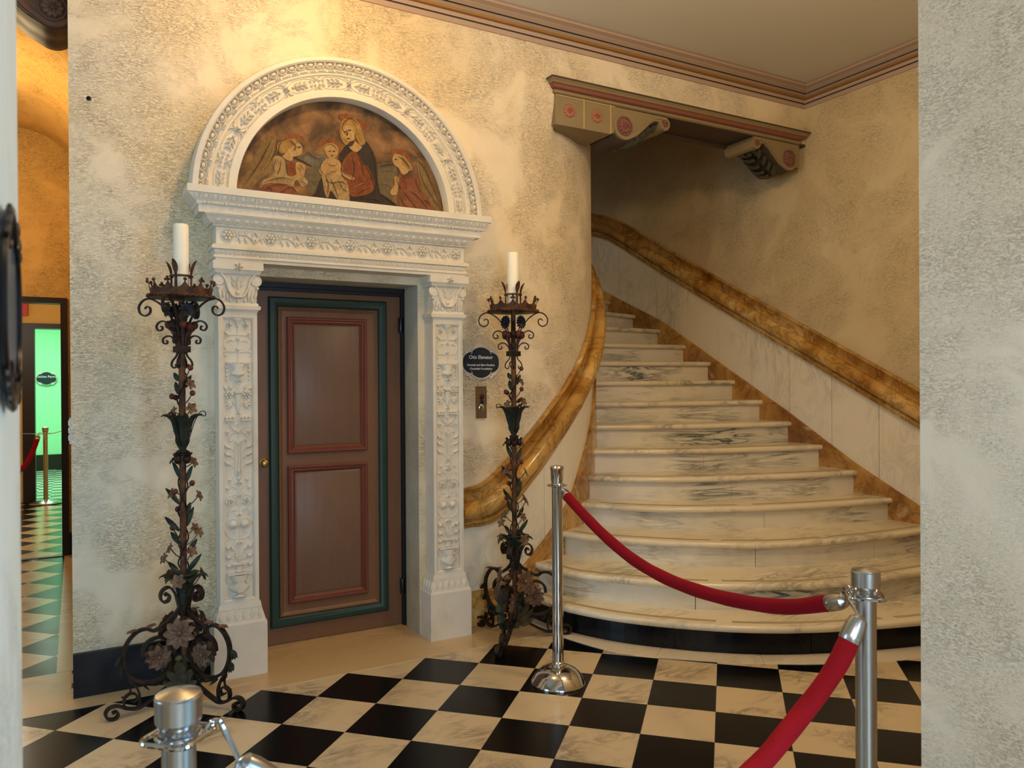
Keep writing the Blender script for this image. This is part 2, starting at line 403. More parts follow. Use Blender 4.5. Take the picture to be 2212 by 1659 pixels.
# ------------------------------------------------------------------ the room shell
WY = 4.10                      # plane of the portal wall
CX0, CY0, RI, RO = 2.137, 5.6, 1.5, 2.803   # stair well: centre, inner (convex) and outer wall radius
XR = 4.94
def slab(name, polys, z0, z1, mat, label=None):
    b = MB()
    for p in polys: b.prism([(x, y, z0) for x, y in p], (0, 0, z1-z0))
    return struct(b.build(name, mat, smooth=False), label)
slab('floor', [[(-4,-4),(6,-4),(6,4.3),(-4,4.3)]], -.1, 0, M['checker'], 'black and white marble checkerboard floor laid on the diagonal')
slab('floor.001', [[(-1.5,4.3),(.12,4.3),(.12,11.2),(-1.5,11.2)]], -.1, 0, M['checker_p'], 'checkerboard floor running down the narrow left passage')
slab('floor.002', [[(-3,11.2),(1.5,11.2),(1.5,15.4),(-3,15.4)]], -.1, 0, M['checker_s'], 'small tiled floor of the far green room')
slab('floor.003', [[(2.0,4.3),(6,4.3),(6,9.5),(2.0,9.5)]], -.1, 0, M['joint'])
# light marble borders set into the floor
slab('trim_1', [[(-1.0,3.95),(.45,3.95),(.45,4.12),(-1.0,4.12)], [(-1.0,4.12),(-.03,4.12),(-.03,4.484),(-1.0,4.484)],
                [(-.097,4.488),(.08,4.488),(.08,7.53),(-.097,7.53)]], 0, .0025, M['border_shaded'], 'pale marble floor border by the passage threshold')
slab('trim_2', [[(.452,3.75),(2.40,3.75),(2.42,3.97),(.452,3.97)], [(.452,3.973),(2.42,3.973),(2.50,4.12),(.452,4.12)], [(.8,4.12),(1.72,4.12),(1.72,4.40),(.8,4.40)]], 0, .0025, M['border_shaded'], 'pale marble floor border and door sill below the carved portal')
kick = [(2.44,4.14),(2.45,3.95),(2.48,3.77),(2.575,3.520),(2.709,3.310),(2.861,3.110),(3.052,2.961),(3.273,2.840),(3.495,2.735),(3.98,2.560),(4.5,2.47),(4.94,2.44)]
bord = [(2.33,4.1),(2.35,3.85),(2.39,3.62),(2.47,3.36),(2.60,3.17),(2.739,3.035),(2.91,2.885),(3.094,2.755),(3.331,2.620),(3.785,2.440),(4.4,2.335),(4.94,2.30)]
K = resamp(crom([(x,y,0) for x,y in kick], 8), 60); Bd = resamp(crom([(x,y,0) for x,y in bord], 8), 60)
b = MB()
for a, e in ((0,17),(17,26),(26,45),(45,59)):
    rows = []
    for k in range(a, e+1):
        p, q = K[k], Bd[k]
        if k == a and a: p = p.lerp(K[k+1], .05); q = q.lerp(Bd[k+1], .05)
        rows.append([(p.x,p.y,0),(p.x,p.y,.003),(q.x,q.y,.003),(q.x,q.y,0)])
    b.grid(rows, closeu=True, caps=True)
struct(b.build('trim_3', M['border'], smooth=False), 'curved pale marble floor border in front of the first step')
# ---- portal wall, flat then curving away to the right into the stair well
def smooth01(t): t = min(max(t,0),1); return t*t*(3-2*t)
b = MB()
OX0, OX1, OZ = .80, 1.70, 2.0
xs = [-.022, .3, .6, OX0, 1.1, 1.4, OX1, 1.95, CX0]
cols = [('x', x) for x in xs]+[('a', -90+2.5*i) for i in range(1, 68)]
zs = [0, .5, 1.0, 1.5, OZ, 2.4, 2.8, 2.9, 3.0, 3.1, 3.2, 3.3, 3.4, 3.72]
idx = {}
for i, (k, v) in enumerate(cols):
    for j, z in enumerate(zs):
        if k == 'x': x, y = v, WY
        else:
            x, y = CX0+RI*cos(radians(v)), CY0+RI*sin(radians(v))
            if x < 2.66 and y < WY+.2: y += (WY-y)*smooth01((z-2.85)/.42)
        zz = 6.0 if (z > 3.7 and k == 'a' and v > -68) else z
        idx[i,j] = len(b.v); b.v.append((x, y, zz))
for i in range(len(cols)-1):
    for j in range(len(zs)-1):
        if cols[i][0] == 'x' and cols[i+1][0] == 'x' and OX0 <= cols[i][1] < OX1 and j < 4: continue
        b.f.append([idx[i,j], idx[i+1,j], idx[i+1,j+1], idx[i,j+1]]); b.m.append(0)
# end of the wall at the passage
b.add([(-.022,WY,0),(-.022,WY,3.72),(-.022,WY+.13,3.72),(-.022,WY+.13,0)], [[0,1,2,3]])
b.add([(-.022,WY+.13,0),(-.022,WY+.13,3.72),(.08,WY+.13,3.72),(.08,WY+.13,0)], [[0,1,2,3]])
struct(b.build('wall_back', M['plaster'], recalc=False), 'cream plaster wall around the carved portal, curving away into the stairs')
b = MB()   # stuccoed reveal of the doorway
b.add([(OX1,WY-.0,0),(OX1,WY,OZ),(OX1,4.42,OZ),(OX1,4.42,0)], [[0,1,2,3]])
b.add([(OX0,WY,0),(OX0,4.42,0),(OX0,4.42,OZ),(OX0,WY,OZ)], [[0,1,2,3]])
b.add([(OX0,WY,OZ),(OX0,4.42,OZ),(OX1,4.42,OZ),(OX1,WY,OZ)], [[0,1,2,3]])
b.add([(OX0-.1,4.42,0),(OX1+.1,4.42,0),(OX1+.1,4.42,OZ+.1),(OX0-.1,4.42,OZ+.1)], [[0,1,2,3]])
struct(b.build('trim_4', M['stucco'], smooth=False), 'greyish stucco reveal of the elevator doorway')
# ---- outer wall of the stairs, right side of the hall
b = MB()
path = [(XR, y) for y in (0.4, 1.11, 2, 3, 4, 5, CY0)]+[(CX0+RO*cos(radians(a)), CY0+RO*sin(radians(a))) for a in range(3, 118, 3)]
b.grid([[(x, y, z) for z in (0, 1, 2, 3, 4, 5, 6)] for x, y in path])
b.grid([[(x, y, 6.0) for x, y in path], [(CX0, CY0, 6.0)]*len(path)])
struct(b.build('wall_right', M['plaster_stair'], recalc=False), 'warm plaster wall rising beside the marble stairs')
b = MB(); b.box((2.60, WY, 3.262), (XR, WY+.27, 6.0)); b.v[0] = (2.60, WY+.001, 3.262)
struct(b.build('wall_header', M['plaster'], smooth=False), 'cream wall strip above the stair beam')
b = MB(); b.box((-4, .5, 3.70), (5.2, WY+.05, 3.85)); b.box((-1.4, WY+.03, 3.70), (.3, 4.7, 3.85))
struct(b.build('ceiling', M['ceil'], smooth=False), 'plain greyish ceiling')
# ---- entrance opening the photograph is taken through
def wall(name, boxes, mat, label=None):
    w = MB()
    for a, c in boxes: w.box(a, c)
    return struct(w.build(name, mat, smooth=False), label)
wall('wall_front_left', [((-4,.55,0),(-.06,1.11,3.7)), ((-.06,.55,2.9),(1.73,1.11,3.7))], M['plaster_pier'], 'plaster jamb at the left edge of the view')
wall('wall_front_right', [((1.73,.55,0),(5.2,1.11,3.7))], M['plaster_pier'], 'rough plaster jamb at the right edge of the view')
wall('wall_left', [((-3.4,1.11,0),(-3.2,1.4,3.7)), ((-3.4,3.4,0),(-3.2,4.3,3.7)), ((-3.4,1.4,0),(-3.2,3.4,.6)), ((-3.4,1.4,2.6),(-3.2,3.4,3.7)),
                   ((-3.4,WY,0),(-.92,WY+.12,3.7)), ((-.92,WY,3.30),(-.022,WY+.12,3.7))], M['plaster'])  # the opening on the left side is made for the assumed window
# ---- left passage with its barrel vault
VX, VR, VZ = -.41, .49, 3.08
b = MB()
arc = [(VX+VR*cos(radians(a)), VZ+VR*sin(radians(a))) for a in range(0, 181, 6)]
sec = [(VX+VR, 0)]+arc+[(VX-VR, 0)]
b.grid([[(x, y, z) for x, z in sec] for y in (WY+.12, 4.6, 5.2, 6, 7, 7.55)])
struct(b.build('wall_passage', M['plaster_ochre'], recalc=False), 'ochre barrel vault and walls of the left passage')
wall('wall_passage_end', [((-.062,7.55,0),(.3,7.65,3.8)), ((-1.6,7.55,0),(-.84,7.65,3.8)), ((-.84,7.55,2.175),(-.062,7.65,3.8))], M['plaster_ochre'], 'ochre end wall of the passage above the dark door frame')
b = MB(); b.box((-.103,7.52,0),(-.060,7.68,2.175)); b.box((-.842,7.52,0),(-.80,7.68,2.175)); b.box((-.80,7.52,2.128),(-.103,7.68,2.175)); b.box((-.112,7.535,0),(-.103,7.66,2.128)); b.box((-.8,7.5,0),(-.103,7.56,.006))
struct(b.build('door_2', M['dark_wood'], smooth=False), 'dark wooden door frame at the end of the left passage')
wall('baseboard_passage', [((-.060,7.525,0),(.08,7.55,.19)), ((.06,4.24,0),(.08,7.55,.19))], M['black_marble'])
wall('wall_corridor', [((.06,7.65,0),(.16,11.2,3)), ((-1.7,7.65,0),(-1.6,11.2,3)), ((-1.7,7.65,2.75),(.16,11.2,2.85)),
                       ((-1.7,11.2,0),(-.575,11.3,3)), ((-.575,11.2,2.20),(.2,11.3,3))], M['yellow_wall'], 'yellow corridor walls beyond the passage')
b = MB(); b.box((-.575,11.15,0),(-.445,11.4,2.2)); b.box((-.445,11.15,2.14),(.1,11.4,2.2))
struct(b.build('door_3', M['dark_wood'], smooth=False), 'second dark door frame before the green room')
wall('wall_pantry', [((-3,15.2,0),(1.5,15.4,3)), ((-3,11.4,0),(-2.9,15.3,3)), ((1.4,11.3,0),(1.5,15.3,3)), ((-3,11.3,2.9),(1.5,15.3,3)), ((.1,11.2,0),(1.5,11.3,3)), ((-3,11.3,0),(-.575,11.4,3))], M['mint'], 'mint green wall of the far room')
wall('baseboard_pantry', [((-2.9,15.17,0),(1.4,15.2,.26))], M['dark_wood'])
# ---- baseboards
wall('baseboard_back', [((-.022,4.075,0),(.60,WY,.205))], M['black_marble'], 'black marble baseboard at the foot of the left plaster wall')
b = MB()
def arcpt(ang, r, z): return (CX0+r*cos(radians(ang)), CY0+r*sin(radians(ang)), z)
rows = [[(x, WY-.022, 0), (x, WY-.022, .212), (x, WY+.01, .212), (x, WY+.01, 0)] for x in (1.93, 2.03, CX0)]+[[arcpt(a, RI+.022, 0), arcpt(a, RI+.022, .212), arcpt(a, RI-.01, .212), arcpt(a, RI-.01, 0)] for a in range(-87, -75, 3)]
b.grid(rows, closeu=True, caps=True)
struct(b.build('baseboard_right', M['sienna'], ang=25), 'brown marble baseboard right of the portal')
# ---- crown moulding
prof = [(0,3.546,0),(.009,3.546,0),(.012,3.575,1),(.013,3.584,0),(.020,3.604,2),(.040,3.607,2),(.046,3.620,3),(.052,3.636,1),(.060,3.640,3),(.068,3.660,0),(.074,3.664,3),(.092,3.680,0),(.097,3.690,3),(.104,3.702,3)]
b = MB()
for (w0,z0,mi), (w1,z1,_) in zip(prof, prof[1:]):
    b.add([(-3.2,WY-w0,z0),(XR-w0,WY-w0,z0),(XR-w1,WY-w1,z1),(-3.2,WY-w1,z1)], [[0,1,2,3]], mi)
    b.add([(XR-w0,WY-w0,z0),(XR-w0,1.11,z0),(XR-w1,1.11,z1),(XR-w1,WY-w1,z1)], [[0,1,2,3]], mi)
struct(b.build('trim_5', [M['crown_pink'], M['crown_black'], M['crown_gold'], M['crown_taupe']], smooth=False), 'mauve crown moulding with black and gold lines')
# assumed window in the unseen left wall, added to go with the left daylight
b = MB(); b.box((-3.3,1.4,.6),(-3.24,1.46,2.6)); b.box((-3.3,3.34,.6),(-3.24,3.4,2.6)); b.box((-3.3,1.46,.6),(-3.24,3.34,.66)); b.box((-3.3,1.46,2.54),(-3.24,3.34,2.6)); b.box((-3.29,2.38,.66),(-3.25,2.42,2.54))
struct(b.build('assumed_window_1', M['dark_wood'], smooth=False))
# ------------------------------------------------------------------ marble staircase
st = tag(empty('staircase', (3.6, 3.4, 0)), 'curving white marble staircase with bowed lower steps and sienna stringers', 'staircase')
SO = Vector((3.6, 3.4, 0))
NOSE = {
1: [(2.365, 4.09), (2.385, 3.861), (2.424, 3.675), (2.565, 3.386), (2.8, 3.101), (3.085, 2.857), (3.429, 2.677), (3.921, 2.509), (4.35, 2.434), (4.9, 2.395)],
2: [(2.47, 4.15), (2.491, 3.982), (2.545, 3.759), (2.7, 3.555), (2.846, 3.375), (3.05, 3.181), (3.4, 2.962), (3.691, 2.86), (4.011, 2.802), (4.332, 2.778), (4.9, 2.74)],
3: [(2.725, 4.222), (2.79, 3.994), (2.947, 3.803), (3.152, 3.578), (3.426, 3.358), (3.701, 3.216), (4.029, 3.133), (4.405, 3.074), (4.9, 3.045)],
4: [(2.965,4.308),(3.14,4.05),(3.379,3.825),(3.671,3.665),(4.057,3.52),(4.5,3.42),(4.90,3.345)],
5: [(3.085,4.402),(3.34,4.13),(3.755,3.915),(4.31,3.741),(4.90,3.615)],
6: [(3.232,4.530),(3.728,4.222),(4.2,4.08),(4.606,3.985),(4.90,3.915)],
7: [(3.37,4.69),(3.75,4.50),(4.2,4.345),(4.90,4.205)],
8: [(3.485,4.86),(3.85,4.73),(4.3,4.60),(4.90,4.497)],
9: [(3.565,5.04),(4.1,4.92),(4.90,4.80)],
10: [(3.62,5.22),(4.2,5.14),(4.90,5.09)], 11: [(3.655,5.39),(4.2,5.39),(4.90,5.41)], 12: [(3.667,5.55),(4.2,5.62),(4.90,5.755)],
13: [(3.665,5.70),(4.2,5.85),(4.865,6.085)], 14: [(3.652,5.85),(4.2,6.08),(4.79,6.40)], 15: [(3.625,6.00),(4.15,6.30),(4.66,6.73)],
16: [(3.585,6.15),(4.05,6.5),(4.50,7.03)], 17: [(3.53,6.29),(3.9,6.68),(4.28,7.30)], 18: [(3.46,6.43),(3.75,6.85),(4.02,7.5)]}
ZN = {1: .165, 2: .321, 3: .475}
for n in range(4, 19): ZN[n] = .135+.164*(n-1)
NS = 41
NC = {n: resamp(crom([(x,y,0) for x,y in p], 10), NS) for n, p in NOSE.items()}
def clampst(p):
    """keep stair stones clear of the walls"""
    p = Vector(p); dx, dy = p.x-CX0, p.y-CY0; r = sqrt(dx*dx+dy*dy)
    if p.x < CX0+.0: pass
    elif r < RI+.006: k = (RI+.006)/r; p.x, p.y = CX0+dx*k, CY0+dy*k
    if p.y > CY0 and r > RO-.045: k = (RO-.045)/r; p.x, p.y = CX0+dx*k, CY0+dy*k
    return p
def normals(P):
    out = []
    for i in range(len(P)):
        t = (P[min(i+1,len(P)-1)]-P[max(i-1,0)]).normalized(); out.append(Vector((t.y, -t.x, 0)))   # pointing down the stairs
    return out
for n in range(1, 18):
    P, N = NC[n], normals(NC[n]); Q, NQ = NC[n+1], normals(NC[n+1]); z = ZN[n]
    b = MB(); rows = []; h = .040
    for i in range(NS):
        c = P[i]-N[i]*(h/2); back = Q[i]-NQ[i]*.05
        row = [Vector((back.x, back.y, z))]
        for k in range(9):
            a = pi/2-pi*k/8; row.append(Vector((c.x, c.y, z-h/2))+N[i]*(h/2*cos(a))+Vector((0,0,h/2*sin(a))))
        row.append(Vector((back.x, back.y, z-h))); rows.append([clampst(p)-SO for p in row])
    b.grid(rows, closeu=True, caps=True)
    tr = b.build('tread', M['marble'], st, ang=50)
    if n <= 6:   # worn grey grip strips let into the tread behind the nosing
        g = MB(); segs = [(1,15),(16,26),(27,39)] if n < 4 else [(2,19),(21,38)]
        for a, e in segs:
            rr = []
            for i in range(a, e+1):
                f = P[i]-N[i]*.055; k = P[i]-N[i]*.085
                rr.append([Vector((q.x, q.y, zz))-SO for q, zz in ((f, z), (f, z+.0012), (k, z+.0012), (k, z))])
            g.grid(rr, closeu=True, caps=True)
        g.build('grip_strip', M['grip'], tr, smooth=False)
    # riser
    z0 = ZN[n-1] if n > 1 else 0.0
    b = MB(); inset = .035 if n > 1 else .052
    cuts = [0, NS-1] if n == 1 else ([0, int(NS*(.42+.16*((n*37 % 10)/10))), NS-1] if n < 9 else [0, NS-1])
    if n == 1: cuts = [0, 21, 36, NS-1]
    if n in (2,3): cuts = [0, int(NS*(.36+.12*(n-2))), int(NS*(.70+.1*(n-2))), NS-1]
    for a, e in zip(cuts, cuts[1:]):
        rr = []
        for i in range(a, e+1):
            p = P[i]-N[i]*inset
            if i == a and a: p = p.lerp(P[i+1]-N[i+1]*inset, .05)
            q = p-N[i]*.02
            p, q = clampst(p), clampst(q); rr.append([Vector((p.x,p.y,z0))-SO, Vector((p.x,p.y,z-h))-SO, Vector((q.x,q.y,z-h))-SO, Vector((q.x,q.y,z0))-SO])
        b.grid(rr, closeu=True, caps=True)
    if n == 1:
        k = b.build('kick_plate', M['black_marble'], st, smooth=False); k['label'] = 'black marble base under the first step'
    else: b.build('riser', M['riser'], st, smooth=False)
# stringers
SLT = [(-90,.215),(-82,.27),(-79.5,.335),(-77.3,.379),(-71.6,.487),(-67.3,.575),(-61.8,.700),(-54.7,.935),(-48.7,1.10),(-38.7,1.407),(-30,1.62),(-10,2.12),(20,2.85),(40,3.3)]
b = MB(); rows = []
for a in [x*2 for x in range(-41, 21)]:
    zt = lerp1(a, SLT); zb = max(0, zt-.55)
    rows.append([Vector(arcpt(a, r, z))-SO for r, z in ((RI+.032, zb), (RI+.032, zt-.006), (RI+.026, zt), (RI+.0012, zt), (RI+.0012, zb))])
b.grid(rows, closeu=True, caps=True); b.build('stringer', M['sienna'], st, ang=40)
def rpath(s):
    """point on the right wall: s = Y on the straight part, then arc length"""
    if s <= CY0: return Vector((XR, s, 0)), Vector((-1, 0, 0))
    a = (s-CY0)/RO; return Vector((CX0+RO*cos(a), CY0+RO*sin(a), 0)), Vector((-cos(a), -sin(a), 0))
SRT = [(2.3,.115),(3.166,.598),(3.642,.835),(4.267,1.200),(5.027,1.615),(5.755,2.013),(6.19,2.213),(6.54,2.387),(7.4,2.80)]
b = MB(); rows = []
for i in range(61):
    s = 2.42+i*.085; p, nn = rpath(s); zt = lerp1(s, SRT); zb = max(0, zt-.6)
    rows.append([p+nn*w+Vector((0,0,z))-SO for w, z in ((.041, zb), (.041, zt-.006), (.034, zt), (.0028, zt), (.0028, zb))])
b.grid(rows, closeu=True, caps=True); b.build('stringer', M['sienna'], st, ang=40)
# ---- dado slabs
LRT = [(-99,.822),(-96.4,.822),(-92.6,.836),(-90.5,.862),(-88.5,.899),(-85,.972),(-81.7,1.054),(-70.8,1.296),(-59.5,1.530),(-49.6,1.753),(-42.5,1.927),(-36,2.08),(-10,2.66),(20,3.33)]   # top edge of left rail by angle (-90 and below: flat wall)
def lp(a, r):
    """plan point on the left wall, offset r-RI; below -90 it runs along the flat wall"""
    if a < -90: return Vector((CX0+(a+90)*radians(1)*RI, WY-(r-RI), 0)), Vector((0,-1,0))
    return Vector((CX0+r*cos(radians(a)), CY0+r*sin(radians(a)), 0)), Vector((cos(radians(a)), sin(radians(a)), 0))
def slope(tab, x, scale): return (lerp1(x+.4*scale, tab)-lerp1(x-.4*scale, tab))/(.8*scale)
b = MB(); jl = [-98, -80.6, -73.2, -66.6, -60.5, -54.5, -47, -39, -30, -20, -5, 15]
for a0, a1 in zip(jl, jl[1:]):
    rows = []; m = max(4, int((a1-a0)/1.5))
    for k in range(m+1):
        a = a0+.06+(a1-a0-.12)*k/m
        zb = .205 if a < -82 else lerp1(a, SLT)-.02; zt = lerp1(a, LRT)-.165
        rows.append([lp(a, r)[0]+Vector((0,0,z)) for r, z in ((RI+.012, zb), (RI+.012, zt), (RI-.01, zt), (RI-.01, zb))])
    b.grid(rows, closeu=True, caps=True)
struct(b.build('trim_6', M['dado'], ang=20), 'white marble dado slabs below the left stone handrail')
RRT = [(1.8,.66),(3.176,1.387),(3.849,1.741),(4.566,2.115),(5.0,2.342),(5.648,2.689),(5.957,2.868),(6.26,3.050),(6.46,3.150),(6.66,3.205),(7.0,3.25),(7.4,3.27)]
jr = [2.46, 3.08, 3.464, 3.854, 4.246, 4.636, 5.021, 5.41, 5.848, 6.33, 7.2]
b = MB()
for s0, s1 in zip(jr, jr[1:]):
    rows = []; m = 8
    for k in range(m+1):
        s = s0+.0022+(s1-s0-.0044)*k/m; p, nn = rpath(s); zb = lerp1(s, SRT)-.02; zt = lerp1(s, RRT)-.18
        rows.append([p+nn*w+Vector((0,0,z)) for w, z in ((.014, zb), (.014, zt), (-.01, zt), (-.01, zb))])
    b.grid(rows, closeu=True, caps=True)
struct(b.build('trim_7', M['dado'], ang=20), 'white marble dado slabs below the right stone handrail')
# ---- moulded stone handrails: board, round rail, lower fillets
def railprof(hs):
    p = [(.0,.0035),(.0,.034),(.012,.036),(.030,.020),(.066,.0085),(.080,.0075)]
    for k in range(13):
        a = radians(-58+238*k/12); p.append((.128-.050*cos(a), .058+.050*sin(a)))
    p += [(.179,.052),(.186,.056),(.192,.066),(.205,.064),(.212,.048),(.232,.040),(.236,.0035)]
    return [(-v*hs, w) for v, w in p]
def rail(name, frames, label):
    rt = empty(name, tuple(frames[0][0])); o0 = Vector(frames[0][0])
    b = MB(); b2 = MB(); rows = []
    for p, nn, zt, sl in frames:
        k = sqrt(1+sl*sl); rows.append([p+nn*w+Vector((0,0,zt+v*k))-o0 for v, w in railprof(1)])
    b.grid([r[:6]+[r[0]+(r[-1]-r[0])*.339] for r in rows], closeu=True, caps=True); b2.grid([r[5:]+[r[0]+(r[-1]-r[0])*.339] for r in rows], closeu=True, caps=True)
    b.build('back_board', M['sienna'], rt, ang=28); b2.build('round_rail', M['sienna'], rt, ang=28)
    return tag(rt, label, 'handrail')
fr = []
for i in range(90):
    a = -97.6+i*1.25; p, nn = lp(a, RI); fr.append((p, nn, lerp1(a, LRT), slope(LRT, a, 2.5)/(radians(1)*RI)))
sl = [f[3] for f in fr]
fr = [(p, nn, z, sum(sl[max(0,i-2):i+3])/len(sl[max(0,i-2):i+3])) for i, (p, nn, z, _) in enumerate(fr)]
rail('stone_handrail', fr, 'golden sienna marble handrail curving up the convex wall right of the portal')
fr = []
for i in range(70):
    s = 1.9+i*.078; p, nn = rpath(s); fr.append((p, nn, lerp1(s, RRT), slope(RRT, s, .35)))
rail('stone_handrail', fr, 'brown sienna marble handrail climbing the outer right wall above the stairs')
# ------------------------------------------------------------------ relief ornament helper
class Relief:
    """carving laid on a surface: mapping (a, b, c) -> world; a across, b along, c out of the stone"""
    def __init__(s, f): s.f = f; s.m = MB()
    def P(s, a, b, c=0): return s.f(a, b, c)
    def dome(s, a, b, ra, rb, h, ang=0, seg=10, ring=3):
        ca, sa = cos(ang), sin(ang); rows = []
        for i in range(ring+1):
            t = i/ring*pi/2; rr = max(cos(t), 1e-3); row = []
            for k in range(seg):
                x, y = ra*rr*cos(2*pi*k/seg), rb*rr*sin(2*pi*k/seg)
                row.append(s.P(a+x*ca-y*sa, b+x*sa+y*ca, h*sin(t)))
            rows.append(row)
        s.m.grid(rows, closeu=True); s.m.f.append([len(s.m.v)-seg+k for k in range(seg)]); s.m.m.append(0)
    def tube(s, pts, r, h=None, seg=6, taper=True):
        """half-round strand along 2-D points"""
        n = len(pts); rows = []
        for i, (a, b) in enumerate(pts):
            p, q = pts[max(i-1,0)], pts[min(i+1,n-1)]; dx, dy = q[0]-p[0], q[1]-p[1]; l = sqrt(dx*dx+dy*dy) or 1
            k = r*(1-.6*abs(2*i/(n-1)-1)**3) if taper else r; hh = (h or r)*k/r
            rows.append([s.P(a-dy/l*k*cos(t), b+dx/l*k*cos(t), hh*sin(t)) for t in (pi*j/(seg-1) for j in range(seg))])
        s.m.grid(rows)
    def leaf(s, a, b, ang, L, w, h, bend=0, n=7):
        """pointed leaf with a raised rib"""
        rows = []
        for i in range(n+1):
            t = i/n; an = ang+bend*t; k = max(w*sin(pi*min(t*.92+.08,1))**.8, 1e-4)
            x, y = a+L*t*cos(ang+bend*t*.5), b+L*t*sin(ang+bend*t*.5)
            nx, ny = -sin(an), cos(an); hh = h*(.55+.45*sin(pi*t))
            rows.append([s.P(x+nx*k*q, y+ny*k*q, hh*c) for q, c in ((-1,0),(-.55,.75),(0,1),(.55,.75),(1,0))])
        s.m.grid(rows)
    def ring(s, a, b, r, tr): s.tube([(a+r*cos(2*pi*k/16), b+r*sin(2*pi*k/16)) for k in range(17)], tr, taper=False)
    def scroll(s, a, b, r, a0, turns, tr, n=20):
        s.tube(spiral((a,b), r, r*.15, a0, turns, n), tr)
    def flower(s, a, b, r, h, n=5, a0=0):
        for k in range(n): s.dome(a+r*.6*cos(a0+2*pi*k/n), b+r*.6*sin(a0+2*pi*k/n), r*.42, r*.32, h, a0+2*pi*k/n, 8, 2)
        s.dome(a, b, r*.3, r*.3, h*1.35, 0, 8, 2)
    def bar(s, a0, a1, b0, b1, h):
        q = [(a0,b0),(a1,b0),(a1,b1),(a0,b1)]
        s.m.add([s.P(x,y,0) for x,y in q]+[s.P(x,y,h) for x,y in q], [[4,5,6,7],[0,1,5,4],[1,2,6,5],[2,3,7,6],[3,0,4,7]])
    def vase(s, a, prof, h):
        """half-lathe silhouette: prof = [(half width, b)]"""
        s.m.grid([[s.P(a+w*cos(t), b, h*sin(t)*min(1, w/.03+.35)) for t in (pi*j/10 for j in range(11))] for w, b in prof])
PX = 1.265; WYP = 4.0985
portal = tag(empty('carved_portal', (PX, WY, 0)), 'carved pale limestone portal with arched lunette framing the elevator door', 'door surround')
PO = Vector((PX, WY, 0))
def put(b, name, mat, par=portal, ang=32, smooth=True):
    b.v = [(x-PO.x, y-PO.y, z-PO.z) for x, y, z in b.v]; return b.build(name, mat, par, ang=ang, smooth=smooth)
